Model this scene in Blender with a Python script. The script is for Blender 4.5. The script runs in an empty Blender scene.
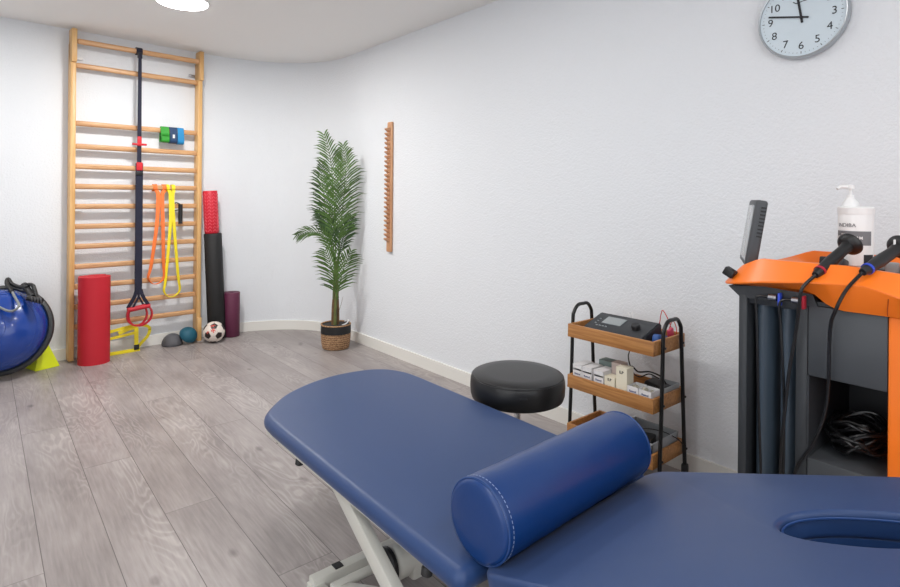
import bpy, bmesh, math, random
from mathutils import Vector, Matrix, Euler, Quaternion
random.seed(7)
PI = math.pi
V = Vector
C = bpy.context.scene.collection

# ------------------------------------------------------------------ materials
def srgb(r, g, b):
    def f(c):
        c = c / 255.0
        return c / 12.92 if c <= 0.04045 else ((c + 0.055) / 1.055) ** 2.4
    return (f(r), f(g), f(b), 1)

def mat(name, col, rough=0.5, metal=0.0, bump=0.0, bscale=60.0, bdist=0.002, coat=0.0, spec=0.5,
        vary=0.0, vscale=8.0, stretch=(1, 1, 1), alpha=None, trans=0.0, sheen=0.0):
    m = bpy.data.materials.new(name)
    m.use_nodes = True
    nt = m.node_tree
    b = nt.nodes['Principled BSDF']
    b.inputs['Base Color'].default_value = col
    b.inputs['Roughness'].default_value = rough
    b.inputs['Metallic'].default_value = metal
    b.inputs['Coat Weight'].default_value = coat
    b.inputs['Specular IOR Level'].default_value = spec
    b.inputs['Transmission Weight'].default_value = trans
    b.inputs['Sheen Weight'].default_value = sheen
    tc = nt.nodes.new('ShaderNodeTexCoord')
    mp = nt.nodes.new('ShaderNodeMapping')
    mp.inputs['Scale'].default_value = stretch
    nt.links.new(tc.outputs['Object'], mp.inputs['Vector'])
    n = nt.nodes.new('ShaderNodeTexNoise')
    n.inputs['Scale'].default_value = vscale
    n.inputs['Detail'].default_value = 5
    nt.links.new(mp.outputs[0], n.inputs['Vector'])
    if vary > 0:
        r = nt.nodes.new('ShaderNodeValToRGB')
        e = r.color_ramp.elements
        e[0].position = 0.3; e[1].position = 0.7
        e[0].color = tuple(c * (1 - vary) for c in col[:3]) + (1,)
        e[1].color = tuple(min(1, c * (1 + vary)) for c in col[:3]) + (1,)
        nt.links.new(n.outputs['Fac'], r.inputs[0])
        nt.links.new(r.outputs[0], b.inputs['Base Color'])
    if bump > 0:
        n2 = nt.nodes.new('ShaderNodeTexNoise')
        n2.inputs['Scale'].default_value = bscale
        n2.inputs['Detail'].default_value = 3
        nt.links.new(mp.outputs[0], n2.inputs['Vector'])
        bp = nt.nodes.new('ShaderNodeBump')
        bp.inputs['Strength'].default_value = bump
        bp.inputs['Distance'].default_value = bdist
        nt.links.new(n2.outputs['Fac'], bp.inputs['Height'])
        nt.links.new(bp.outputs[0], b.inputs['Normal'])
    return m

def emit(name, col, s):
    m = bpy.data.materials.new(name); m.use_nodes = True
    nt = m.node_tree; nt.nodes.clear()
    e = nt.nodes.new('ShaderNodeEmission'); o = nt.nodes.new('ShaderNodeOutputMaterial')
    e.inputs[0].default_value = col; e.inputs[1].default_value = s
    nt.links.new(e.outputs[0], o.inputs[0])
    return m

def wood(name, c1, c2, axis='Z', rough=0.5, scale=30.0):
    m = bpy.data.materials.new(name); m.use_nodes = True
    nt = m.node_tree; b = nt.nodes['Principled BSDF']; b.inputs['Roughness'].default_value = rough
    tc = nt.nodes.new('ShaderNodeTexCoord'); mp = nt.nodes.new('ShaderNodeMapping')
    s = {'X': (0.06, 1, 1), 'Y': (1, 0.06, 1), 'Z': (1, 1, 0.06)}[axis]
    mp.inputs['Scale'].default_value = s
    nt.links.new(tc.outputs['Object'], mp.inputs[0])
    n = nt.nodes.new('ShaderNodeTexNoise'); n.inputs['Scale'].default_value = scale
    n.inputs['Detail'].default_value = 8; n.inputs['Distortion'].default_value = 1.2
    nt.links.new(mp.outputs[0], n.inputs['Vector'])
    r = nt.nodes.new('ShaderNodeValToRGB'); e = r.color_ramp.elements
    e[0].position = 0.32; e[1].position = 0.68; e[0].color = c1; e[1].color = c2
    nt.links.new(n.outputs['Fac'], r.inputs[0]); nt.links.new(r.outputs[0], b.inputs['Base Color'])
    bp = nt.nodes.new('ShaderNodeBump'); bp.inputs['Strength'].default_value = 0.15; bp.inputs['Distance'].default_value = 0.001
    nt.links.new(n.outputs['Fac'], bp.inputs['Height']); nt.links.new(bp.outputs[0], b.inputs['Normal'])
    return m

def wall_material():
    m = bpy.data.materials.new('textured_white_plaster'); m.use_nodes = True
    nt = m.node_tree; b = nt.nodes['Principled BSDF']
    b.inputs['Base Color'].default_value = srgb(227, 230, 234)
    b.inputs['Roughness'].default_value = 0.72
    tc = nt.nodes.new('ShaderNodeTexCoord')
    n = nt.nodes.new('ShaderNodeTexNoise'); n.inputs['Scale'].default_value = 85; n.inputs['Detail'].default_value = 4
    n.inputs['Roughness'].default_value = 0.55
    v = nt.nodes.new('ShaderNodeTexVoronoi'); v.feature = 'SMOOTH_F1'; v.inputs['Scale'].default_value = 120
    nt.links.new(tc.outputs['Object'], n.inputs['Vector']); nt.links.new(tc.outputs['Object'], v.inputs['Vector'])
    mx = nt.nodes.new('ShaderNodeMath'); mx.operation = 'MULTIPLY_ADD'; mx.inputs[1].default_value = -0.35
    nt.links.new(v.outputs['Distance'], mx.inputs[0]); nt.links.new(n.outputs['Fac'], mx.inputs[2])
    bp = nt.nodes.new('ShaderNodeBump'); bp.inputs['Strength'].default_value = 0.5; bp.inputs['Distance'].default_value = 0.006
    nt.links.new(mx.outputs[0], bp.inputs['Height']); nt.links.new(bp.outputs[0], b.inputs['Normal'])
    return m

def floor_material():
    m = bpy.data.materials.new('grey_oak_laminate'); m.use_nodes = True
    nt = m.node_tree; L = nt.links; N = nt.nodes
    b = N['Principled BSDF']
    def math_(op, a, c=None, d=None):
        x = N.new('ShaderNodeMath'); x.operation = op
        for i, q in enumerate((a, c, d)):
            if q is None: continue
            if isinstance(q, (int, float)): x.inputs[i].default_value = q
            else: L.new(q, x.inputs[i])
        return x.outputs[0]
    tc = N.new('ShaderNodeTexCoord'); sp = N.new('ShaderNodeSeparateXYZ'); L.new(tc.outputs['Object'], sp.inputs[0])
    X, Y = sp.outputs[0], sp.outputs[1]
    u = math_('MULTIPLY', math_('SUBTRACT', X, 0.169), 1 / 0.1965)
    k = math_('FLOOR', u); fu = math_('FRACT', u)
    PL = 2.0
    off = math_('MULTIPLY_ADD', k, 1.375, -0.36)
    w = math_('MULTIPLY', math_('SUBTRACT', Y, off), 1 / PL)
    j = math_('FLOOR', w); fw = math_('FRACT', w)
    cid = N.new('ShaderNodeCombineXYZ'); L.new(k, cid.inputs[0]); L.new(j, cid.inputs[1])
    wn = N.new('ShaderNodeTexWhiteNoise'); wn.noise_dimensions = '2D'; L.new(cid.outputs[0], wn.inputs['Vector'])
    # grain coordinates, shifted per plank
    gx = math_('MULTIPLY_ADD', wn.outputs['Value'], 7.3, math_('MULTIPLY', X, 1.0))
    gy = math_('MULTIPLY_ADD', wn.outputs['Value'], 13.1, Y)
    gv = N.new('ShaderNodeCombineXYZ'); L.new(gx, gv.inputs[0]); L.new(math_('MULTIPLY', gy, 0.22), gv.inputs[1])
    n1 = N.new('ShaderNodeTexNoise'); n1.inputs['Scale'].default_value = 6.5; n1.inputs['Detail'].default_value = 3
    n1.inputs['Distortion'].default_value = 0.5
    L.new(gv.outputs[0], n1.inputs['Vector'])
    rings = math_('SINE', math_('MULTIPLY', n1.outputs['Fac'], 95.0))
    rr = math_('POWER', math_('MULTIPLY_ADD', rings, 0.5, 0.5), 2.5)
    # patches where the figure shows
    n3 = N.new('ShaderNodeTexNoise'); n3.inputs['Scale'].default_value = 4.0; n3.inputs['Detail'].default_value = 1
    L.new(gv.outputs[0], n3.inputs['Vector'])
    msk = N.new('ShaderNodeMapRange'); msk.inputs[1].default_value = 0.42; msk.inputs[2].default_value = 0.60
    L.new(n3.outputs['Fac'], msk.inputs[0])
    fine = N.new('ShaderNodeTexNoise'); fine.inputs['Scale'].default_value = 90; fine.inputs['Detail'].default_value = 6
    fv = N.new('ShaderNodeCombineXYZ'); L.new(gx, fv.inputs[0]); L.new(math_('MULTIPLY', gy, 0.07), fv.inputs[1])
    L.new(fv.outputs[0], fine.inputs['Vector'])
    broad = N.new('ShaderNodeTexNoise'); broad.inputs['Scale'].default_value = 5; broad.inputs['Detail'].default_value = 6
    bv = N.new('ShaderNodeCombineXYZ'); L.new(gx, bv.inputs[0]); L.new(math_('MULTIPLY', gy, 0.35), bv.inputs[1])
    L.new(bv.outputs[0], broad.inputs['Vector'])
    # knots
    kn = N.new('ShaderNodeTexVoronoi'); kn.inputs['Scale'].default_value = 5.2
    kv = N.new('ShaderNodeCombineXYZ'); L.new(gx, kv.inputs[0]); L.new(math_('MULTIPLY', gy, 0.55), kv.inputs[1])
    L.new(kv.outputs[0], kn.inputs['Vector'])
    km = N.new('ShaderNodeMapRange'); km.inputs[1].default_value = 0.045; km.inputs[2].default_value = 0.11
    km.inputs[3].default_value = 1.0; km.inputs[4].default_value = 0.0
    L.new(kn.outputs['Distance'], km.inputs[0])
    # tone value
    t = math_('MULTIPLY_ADD', broad.outputs['Fac'], 0.75, 0.12)
    t = math_('MULTIPLY_ADD', math_('SUBTRACT', fine.outputs['Fac'], 0.5), 0.5, t)
    t = math_('MULTIPLY_ADD', math_('MULTIPLY', rr, msk.outputs[0]), 0.19, t)
    t = math_('MULTIPLY_ADD', math_('SUBTRACT', wn.outputs['Value'], 0.5), 0.09, t)
    t = math_('MULTIPLY_ADD', km.outputs[0], -0.28, t)
    rp = N.new('ShaderNodeValToRGB'); e = rp.color_ramp.elements
    e[0].position = 0.1; e[0].color = srgb(102, 95, 93)
    e[1].position = 0.95; e[1].color = srgb(184, 177, 174)
    q = rp.color_ramp.elements.new(0.5); q.color = srgb(148, 140, 138)
    L.new(t, rp.inputs[0])
    # seams
    s1 = math_('LESS_THAN', fu, 0.013)
    s2 = math_('LESS_THAN', fw, 0.0022)
    s = math_('MAXIMUM', s1, math_('MULTIPLY', s2, 0.5))
    mx = N.new('ShaderNodeMix'); mx.data_type = 'RGBA'
    L.new(math_('MULTIPLY', s, 0.8), mx.inputs['Factor']); L.new(rp.outputs[0], mx.inputs['A']); mx.inputs['B'].default_value = srgb(62, 56, 54)
    L.new(mx.outputs['Result'], b.inputs['Base Color'])
    rg = math_('MULTIPLY_ADD', fine.outputs['Fac'], 0.18, 0.30)
    L.new(rg, b.inputs['Roughness'])
    bp = N.new('ShaderNodeBump'); bp.inputs['Strength'].default_value = 0.25; bp.inputs['Distance'].default_value = 0.0015
    L.new(math_('SUBTRACT', fine.outputs['Fac'], math_('MULTIPLY', s, 2.0)), bp.inputs['Height'])
    L.new(bp.outputs[0], b.inputs['Normal'])
    return m

M_wall = wall_material()
M_ceil = mat('ceiling_paint', srgb(240, 239, 237), 0.9, bump=0.15, bscale=30, bdist=0.002)
M_floor = floor_material()
M_base = mat('cream_baseboard', srgb(230, 228, 222), 0.45)
M_vinyl = mat('blue_vinyl', srgb(26, 57, 105), 0.47, bump=0.18, bscale=900, bdist=0.0006, spec=0.5, sheen=0.08)
M_bolster = mat('blue_bolster_vinyl', srgb(13, 53, 110), 0.34, bump=0.22, bscale=22, bdist=0.004, spec=0.5, stretch=(0.35, 1, 1))
M_piping = mat('blue_vinyl_piping', srgb(34, 66, 120), 0.35)
M_stitch = mat('pale_stitching', srgb(150, 165, 195), 0.6)
M_frame = mat('cream_powder_coat', srgb(205, 204, 196), 0.4)
M_black = mat('black_plastic', srgb(22, 22, 24), 0.45)
M_blackmetal = mat('black_painted_steel', srgb(16, 16, 18), 0.35)
M_leather = mat('black_leatherette', srgb(20, 20, 21), 0.38, bump=0.2, bscale=180, bdist=0.001)
M_chrome = mat('chrome', srgb(215, 215, 218), 0.15, metal=1)
M_steel = mat('brushed_steel', srgb(165, 166, 170), 0.35, metal=1)
M_bamboo = wood('bamboo_strips', srgb(158, 104, 55), srgb(192, 137, 80), 'Y', 0.45, 60)
M_pine = wood('varnished_pine', srgb(206, 158, 98), srgb(226, 184, 126), 'Z', 0.4, 40)
M_rung = wood('varnished_beech_rung', srgb(190, 142, 98), srgb(214, 168, 122), 'X', 0.4, 40)
M_beech = wood('beech_board', srgb(190, 138, 100), srgb(212, 162, 122), 'Z', 0.5, 40)
M_orange = mat('orange_plastic', srgb(243, 120, 30), 0.35)
M_grey = mat('anthracite_plastic', srgb(64, 67, 71), 0.5, bump=0.1, bscale=400, bdist=0.0005)
M_darkgrey = mat('dark_anthracite', srgb(47, 50, 54), 0.5)
M_tube = mat('smoked_blue_plastic', srgb(66, 78, 90), 0.3)
M_cable = mat('black_cable_rubber', srgb(18, 18, 20), 0.32)
M_white = mat('white_plastic', srgb(226, 226, 226), 0.35)
M_label = mat('grey_label_print', srgb(112, 114, 118), 0.5)
M_text = mat('grey_print', srgb(110, 110, 114), 0.5)
M_ink = mat('black_print', srgb(24, 26, 32), 0.5)
M_navytext = mat('navy_print', srgb(45, 62, 120), 0.5)
M_glass = mat('grey_screen_glass', srgb(168, 172, 174), 0.15)
M_lcd = mat('grey_display', srgb(150, 156, 158), 0.3)
M_dial = mat('pale_blue_clock_face', srgb(205, 218, 226), 0.35)
M_rim = mat('silver_clock_rim', srgb(175, 180, 184), 0.3, metal=0.75)
M_red = mat('red_foam', srgb(188, 22, 40), 0.6, bump=0.2, bscale=120, bdist=0.001)
M_redroll = mat('red_ridged_foam', srgb(200, 20, 44), 0.5)
M_redlight = mat('red_moulded_groove', srgb(226, 92, 104), 0.5)
M_blackfoam = mat('black_foam', srgb(24, 24, 25), 0.65, bump=0.2, bscale=160, bdist=0.001)
M_purple = mat('plum_foam', srgb(92, 32, 62), 0.6, bump=0.25, bscale=160, bdist=0.001, vary=0.12, vscale=200)
M_balldome = mat('blue_rubber_dome', srgb(12, 58, 142), 0.24, coat=0.3)
M_ballrim = mat('dark_grey_base', srgb(48, 50, 52), 0.5)
M_cone = mat('lime_yellow_plastic', srgb(214, 226, 20), 0.45)
M_navy = mat('navy_webbing', srgb(24, 26, 48), 0.75, bump=0.3, bscale=300, bdist=0.001)
M_redweb = mat('red_webbing', srgb(196, 28, 40), 0.6)
M_handle = mat('dark_red_grip', srgb(186, 24, 42), 0.5)
M_oband = mat('orange_latex', srgb(240, 122, 56), 0.5)
M_yband = mat('yellow_latex', srgb(240, 220, 40), 0.5)
M_green = mat('green_latex', srgb(46, 148, 44), 0.5)
M_navyband = mat('navy_latex', srgb(30, 60, 96), 0.5)
M_blueband = mat('blue_latex', srgb(34, 134, 190), 0.5)
M_stonegrey = mat('grey_rubber', srgb(86, 86, 90), 0.6, bump=0.3, bscale=300, bdist=0.001)
M_teal = mat('teal_rubber', srgb(18, 84, 104), 0.6, bump=0.3, bscale=300, bdist=0.001)
M_ballw = mat('white_ball_leather', srgb(226, 216, 206), 0.35)
M_ballb = mat('brown_black_ball_panel', srgb(38, 26, 24), 0.4)
M_seam = mat('ball_seam', srgb(176, 164, 154), 0.6)
M_ballred = mat('red_ball_print', srgb(214, 78, 66), 0.5)
M_leaf = mat('palm_leaf', srgb(74, 106, 42), 0.5, vary=0.4, vscale=6)
M_leaf2 = mat('palm_leaf_dark', srgb(48, 78, 34), 0.5, vary=0.4, vscale=6)
M_stem = mat('palm_stem', srgb(92, 98, 52), 0.5, vary=0.4, vscale=12)
M_trunk = mat('brown_sheath', srgb(104, 78, 50), 0.7, vary=0.3, vscale=30)
M_soil = mat('dark_soil', srgb(40, 34, 28), 0.95, bump=0.8, bscale=60, bdist=0.01)
M_carton = mat('white_carton', srgb(228, 228, 230), 0.6)
M_cream = mat('ivory_carton', srgb(232, 226, 206), 0.6)
M_paper = mat('crumpled_paper_filling', srgb(178, 174, 160), 0.8, bump=0.8, bscale=40, bdist=0.01)
M_greenish = mat('grey_green_carton', srgb(112, 128, 126), 0.6)
M_bin = mat('grey_bin_plastic', srgb(160, 164, 168), 0.4)
M_redwire = mat('red_wire', srgb(200, 40, 40), 0.4)
M_bluewire = mat('blue_pad', srgb(42, 84, 150), 0.5)
M_pink = mat('pink_pad', srgb(210, 70, 100), 0.5)
M_ringred = mat('red_ring', srgb(170, 30, 50), 0.35)
M_ringblue = mat('blue_ring', srgb(40, 70, 190), 0.35)
M_greycable = mat('grey_rubber_tube', srgb(128, 132, 134), 0.4)
M_lamp = emit('lamp_diffuser', (1, 0.985, 0.96, 1), 22)

def basket_material():
    m = bpy.data.materials.new('woven_seagrass'); m.use_nodes = True
    nt = m.node_tree; b = nt.nodes['Principled BSDF']; b.inputs['Roughness'].default_value = 0.8
    tc = nt.nodes.new('ShaderNodeTexCoord')
    w = nt.nodes.new('ShaderNodeTexWave'); w.wave_type = 'BANDS'; w.bands_direction = 'Z'
    w.inputs['Scale'].default_value = 18; w.inputs['Distortion'].default_value = 6; w.inputs['Detail'].default_value = 3
    w.inputs['Detail Scale'].default_value = 6
    nt.links.new(tc.outputs['Object'], w.inputs['Vector'])
    r = nt.nodes.new('ShaderNodeValToRGB'); e = r.color_ramp.elements
    e[0].color = srgb(118, 84, 56); e[1].color = srgb(196, 156, 116)
    nt.links.new(w.outputs['Fac'], r.inputs[0]); nt.links.new(r.outputs[0], b.inputs['Base Color'])
    bp = nt.nodes.new('ShaderNodeBump'); bp.inputs['Strength'].default_value = 0.8; bp.inputs['Distance'].default_value = 0.006
    nt.links.new(w.outputs['Fac'], bp.inputs['Height']); nt.links.new(bp.outputs[0], b.inputs['Normal'])
    return m
M_basket = basket_material()

# ------------------------------------------------------------------ helpers
def thing(name, loc, label, cat, group=None, rz=0.0):
    o = bpy.data.objects.new(name, None); C.objects.link(o)
    o.empty_display_size = 0.05
    o.location = loc; o.rotation_euler = (0, 0, rz)
    o['label'] = label; o['category'] = cat
    if group: o['group'] = group
    return o

def frame_of(o):
    m = Matrix.Identity(4)
    while o is not None:
        m = (Matrix.Translation(o.location) @ o.rotation_euler.to_matrix().to_4x4()) @ m
        o = o.parent
    return m

def obj(name, bm, m, parent=None, smooth=True, world=True, angle=40):
    """link one mesh; points are world coordinates and are moved into the parent's frame"""
    if parent is not None and world:
        bmesh.ops.transform(bm, matrix=frame_of(parent).inverted(), verts=bm.verts)
    bmesh.ops.recalc_face_normals(bm, faces=bm.faces)
    me = bpy.data.meshes.new(name); 
    if smooth:
        for f in bm.faces: f.smooth = True
        lim = math.radians(angle)
        for e in bm.edges:
            if len(e.link_faces) == 2 and e.calc_face_angle(0) > lim: e.smooth = False
    bm.to_mesh(me); bm.free()
    for q in (m if isinstance(m, (list, tuple)) else [m]): me.materials.append(q)
    o = bpy.data.objects.new(name, me); C.objects.link(o)
    if parent is not None: o.parent = parent
    return o

def single(name, bm, m, label, cat, group=None, origin=None, **k):
    """a thing that is one mesh"""
    if origin is not None:
        bmesh.ops.translate(bm, vec=-V(origin), verts=bm.verts)
    o = obj(name, bm, m, **k)
    if origin is not None: o.location = origin
    o['label'] = label; o['category'] = cat
    if group: o['group'] = group
    return o

def struct(name, bm, m, **k):
    o = obj(name, bm, m, **k); o['kind'] = 'structure'; return o

def nb(): return bmesh.new()

def box(bm, c, s, rot=None, bevel=0.0, seg=2, mi=0):
    t = bmesh.new()
    bmesh.ops.create_cube(t, size=1)
    bmesh.ops.scale(t, vec=s, verts=t.verts)
    if bevel > 0:
        bmesh.ops.bevel(t, geom=t.edges[:], offset=bevel, segments=seg, affect='EDGES', profile=0.5)
    M = Matrix.Translation(c) @ (rot.to_4x4() if rot is not None else Matrix.Identity(4))
    bmesh.ops.transform(t, matrix=M, verts=t.verts)
    merge(bm, t, mi)
    return bm

def bxx(bm, x0, x1, y0, y1, z0, z1, bevel=0.0, seg=2, mi=0):
    return box(bm, ((x0 + x1) / 2, (y0 + y1) / 2, (z0 + z1) / 2), (abs(x1 - x0), abs(y1 - y0), abs(z1 - z0)), None, bevel, seg, mi)

def merge(bm, t, mi=0):
    mp = {}
    for v in t.verts: mp[v] = bm.verts.new(v.co)
    for f in t.faces:
        try:
            g = bm.faces.new([mp[v] for v in f.verts]); g.material_index = mi if mi else f.material_index
        except ValueError: pass
    t.free()

def frames(pts, closed=False):
    n = len(pts); T = []
    for i in range(n):
        a = pts[(i - 1) % n] if (closed or i > 0) else pts[i]
        b = pts[(i + 1) % n] if (closed or i < n - 1) else pts[i]
        T.append((b - a).normalized())
    ref = V((0, 0, 1)) if abs(T[0].z) < 0.9 else V((1, 0, 0))
    N = [(ref - T[0] * ref.dot(T[0])).normalized()]
    for i in range(1, n):
        q = T[i - 1].rotation_difference(T[i]); v = q @ N[-1]
        N.append((v - T[i] * v.dot(T[i])).normalized())
    return T, N

def tube(bm, pts, r, seg=10, closed=False, caps=True, mi=0):
    pts = [V(p) for p in pts]; T, N = frames(pts, closed); rings = []
    n = len(pts)
    for i, p in enumerate(pts):
        rr = r(i / (n - 1)) if callable(r) else (r[i] if isinstance(r, (list, tuple)) else r)
        B = T[i].cross(N[i])
        rings.append([bm.verts.new(p + (N[i] * math.cos(a) + B * math.sin(a)) * rr) for a in [2 * PI * k / seg for k in range(seg)]])
    for i in range(n if closed else n - 1):
        A, Bq = rings[i], rings[(i + 1) % n]
        for k in range(seg):
            f = bm.faces.new((A[k], A[(k + 1) % seg], Bq[(k + 1) % seg], Bq[k])); f.material_index = mi
    if caps and not closed:
        for R in (rings[0], rings[-1]):
            f = bm.faces.new(R); f.material_index = mi
    return bm

def smooth_pts(P, n=8, closed=False):
    """Catmull-Rom through points"""
    P = [V(p) for p in P]; out = []; m = len(P)
    rng = m if closed else m - 1
    for i in range(rng):
        p1, p2 = P[i], P[(i + 1) % m]
        p0 = P[(i - 1) % m] if (closed or i > 0) else p1 * 2 - p2
        p3 = P[(i + 2) % m] if (closed or i < m - 2) else p2 * 2 - p1
        for k in range(n):
            t = k / n
            out.append(0.5 * ((2 * p1) + (p2 - p0) * t + (2 * p0 - 5 * p1 + 4 * p2 - p3) * t * t + (3 * p1 - p0 - 3 * p2 + p3) * t ** 3))
    if not closed: out.append(P[-1])
    return out

def cyl(bm, p0, p1, r0, r1=None, seg=24, mi=0):
    return tube(bm, [p0, p1], [r0, r0 if r1 is None else r1], seg, mi=mi)

def lathe(bm, prof, c, axis=(0, 0, 1), seg=40, mi=0, cap=True):
    """prof: list of (radius, height) along axis from c"""
    ax = V(axis).normalized(); q = V((0, 0, 1)).rotation_difference(ax); rings = []
    for r, h in prof:
        if r < 1e-6: rings.append([bm.verts.new(V(c) + q @ V((0, 0, h)))])
        else: rings.append([bm.verts.new(V(c) + q @ V((r * math.cos(a), r * math.sin(a), h))) for a in [2 * PI * k / seg for k in range(seg)]])
    for A, B in zip(rings[:-1], rings[1:]):
        for k in range(seg):
            a, a2 = A[k % len(A)], A[(k + 1) % len(A)]; b, b2 = B[k % len(B)], B[(k + 1) % len(B)]
            vs = []
            for v in (a, a2, b2, b):
                if v not in vs: vs.append(v)
            if len(vs) > 2:
                f = bm.faces.new(vs); f.material_index = mi
    if cap and len(rings[0]) > 1: bm.faces.new(rings[0]).material_index = mi
    if cap and len(rings[-1]) > 1: bm.faces.new(rings[-1]).material_index = mi
    return bm

def ribbon(bm, pts, wdir, width, th=0.003, closed=False, mi=0):
    """flat strap along pts, wide along wdir"""
    pts = [V(p) for p in pts]; n = len(pts); T, _ = frames(pts, closed); rings = []
    for i, p in enumerate(pts):
        w = width(i / (n - 1)) if callable(width) else width
        wd = wdir(i / (n - 1)) if callable(wdir) else V(wdir)
        W = (wd - T[i] * wd.dot(T[i])).normalized(); U = T[i].cross(W)
        rings.append([bm.verts.new(p + W * (a * w / 2) + U * (b * th / 2)) for a, b in ((-1, -1), (1, -1), (1, 1), (-1, 1))])
    for i in range(n if closed else n - 1):
        A, B = rings[i], rings[(i + 1) % n]
        for k in range(4):
            bm.faces.new((A[k], A[(k + 1) % 4], B[(k + 1) % 4], B[k])).material_index = mi
    if not closed:
        bm.faces.new(rings[0]).material_index = mi; bm.faces.new(rings[-1]).material_index = mi
    return bm

def prism(bm, poly, z0, z1, mi=0):
    """poly in XY extruded in z"""
    a = [bm.verts.new((x, y, z0)) for x, y in poly]; b = [bm.verts.new((x, y, z1)) for x, y in poly]
    bm.faces.new(a).material_index = mi; bm.faces.new(b).material_index = mi
    n = len(poly)
    for i in range(n): bm.faces.new((a[i], a[(i + 1) % n], b[(i + 1) % n], b[i])).material_index = mi
    return bm

def baked(bm, mods):
    """apply bevel / subdivision / boolean to a bmesh and give back the result as a bmesh"""
    me = bpy.data.meshes.new('tmp'); bmesh.ops.recalc_face_normals(bm, faces=bm.faces); bm.to_mesh(me); bm.free()
    o = bpy.data.objects.new('tmp', me); C.objects.link(o)
    for kind, kw in mods:
        md = o.modifiers.new('m', kind)
        for k, v in kw.items(): setattr(md, k, v)
    dg = bpy.context.evaluated_depsgraph_get(); dg.update()
    r = bmesh.new(); r.from_mesh(bpy.data.meshes.new_from_object(o.evaluated_get(dg)))
    bpy.data.objects.remove(o, do_unlink=True)
    return r

def text(name, s, size, mtx, m, parent=None, ext=0.0006, align='CENTER', bold=0.0):
    cu = bpy.data.curves.new('t', 'FONT'); cu.body = s; cu.size = size; cu.extrude = ext
    cu.align_x = align; cu.align_y = 'CENTER'; cu.offset = bold
    o = bpy.data.objects.new('t', cu); C.objects.link(o)
    dg = bpy.context.evaluated_depsgraph_get(); dg.update()
    b = bmesh.new(); b.from_mesh(bpy.data.meshes.new_from_object(o.evaluated_get(dg)))
    bpy.data.objects.remove(o, do_unlink=True)
    bmesh.ops.transform(b, matrix=mtx, verts=b.verts)
    return obj(name, b, m, parent, smooth=False) if name else b

def basis(o, right, up):
    r = V(right).normalized(); u = V(up).normalized(); n = r.cross(u)
    return Matrix(((r.x, u.x, n.x, o[0]), (r.y, u.y, n.y, o[1]), (r.z, u.z, n.z, o[2]), (0, 0, 0, 1)))

# ------------------------------------------------------------------ the room
H = 2.5
XL, YF = -1.9, -1.9                       # the side and the end behind the camera
s = 0.08
def backY(x): return 5.07 + s * x         # back wall line
def bez(p0, p1, p2, p3, n):
    return [tuple(((1 - t) ** 3) * a + 3 * ((1 - t) ** 2) * t * b + 3 * (1 - t) * t * t * c + t ** 3 * d for a, b, c, d in zip(p0, p1, p2, p3)) for t in [i / n for i in range(n + 1)]]
curve = bez((1.45, backY(1.45)), (2.02, backY(2.02)), (2.5, 4.98), (2.5, 4.42), 28)
back_path = [(XL, backY(XL))] + curve
right_path = [(2.5, 4.42), (2.5, YF)]

def wall_strip(path, z0, z1, th):
    bm = nb(); P = [V((x, y, 0)) for x, y in path]; rings = []
    for i, p in enumerate(P):
        a = P[max(i - 1, 0)]; b = P[min(i + 1, len(P) - 1)]; t = (b - a).normalized()
        n = V((-t.y, t.x, 0))             # outward, away from the room
        q = p + n * th
        rings.append([bm.verts.new((p.x, p.y, z0)), bm.verts.new((p.x, p.y, z1)), bm.verts.new((q.x, q.y, z1)), bm.verts.new((q.x, q.y, z0))])
    for A, B in zip(rings[:-1], rings[1:]):
        for k in range(4): bm.faces.new((A[k], A[(k + 1) % 4], B[(k + 1) % 4], B[k]))
    bm.faces.new(rings[0]); bm.faces.new(rings[-1])
    return bm
struct('wall_back', wall_strip(back_path, 0, H, 0.1), M_wall)
struct('wall_right', wall_strip(right_path, 0, H, 0.1), M_wall)
struct('wall_left', wall_strip([(XL, YF), (XL, backY(XL))], 0, H, 0.1), M_wall)
struct('wall_front', wall_strip([(2.5, YF), (XL, YF)], 0, H, 0.1), M_wall)
room_poly = [(XL, YF)] + [(x, y) for x, y in [(2.5, YF)]] + [(x, y) for x, y in reversed(curve)] + [(XL, backY(XL))]
big = [(XL - 0.1, YF - 0.1), (2.6, YF - 0.1), (2.6, 5.4), (XL - 0.1, 5.4)]
b = nb(); prism(b, big, -0.08, 0.0); struct('floor', b, M_floor, smooth=False)
b = nb(); prism(b, big, H, H + 0.08); struct('ceiling', b, M_ceil, smooth=False)
struct('baseboard_back', wall_strip(back_path, 0, 0.085, -0.014), M_base)
struct('baseboard_right', wall_strip(right_path, 0, 0.085, -0.014), M_base)
struct('baseboard_left', wall_strip([(XL, YF + .015), (XL, backY(XL) - .015)], 0, 0.085, -0.014), M_base)

# flush ceiling lights
def ceiling_light(x, y, label):
    t = thing('ceiling_light', (x, y, H), label, 'ceiling light', 'round flush ceiling lights')
    b = nb(); lathe(b, [(0.150, -0.0005), (0.162, -0.0005), (0.163, -0.003), (0.160, -0.008), (0.150, -0.008)], (x, y, H)); obj('light_rim', b, M_white, t)
    b = nb(); lathe(b, [(0, -0.0045), (0.1495, -0.0045), (0.1495, -0.012), (0.12, -0.017), (0.0, -0.019)], (x, y, H)); obj('diffuser', b, M_lamp, t)
    return t
LX, LY = 0.99, 3.88
ceiling_light(LX, LY, 'round flush white light glowing on the ceiling near the wall bars')
def lamp(name, x, y, z, size, power, rot=(0, 0, 0), shape='DISK', sy=None, col=(1, 0.98, 0.95)):
    L = bpy.data.lights.new(name, 'AREA'); L.shape = shape; L.size = size
    if sy: L.size_y = sy
    L.energy = power; L.color = col
    o = bpy.data.objects.new(name, L); C.objects.link(o); o.location = (x, y, z); o.rotation_euler = rot
    return o
lamp('ceiling_lamp_glow', LX, LY, H - 0.025, 0.24, 36)
lamp('ceiling_lamp_glow', -0.75, 4.72, H - 0.02, 0.22, 12)
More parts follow.
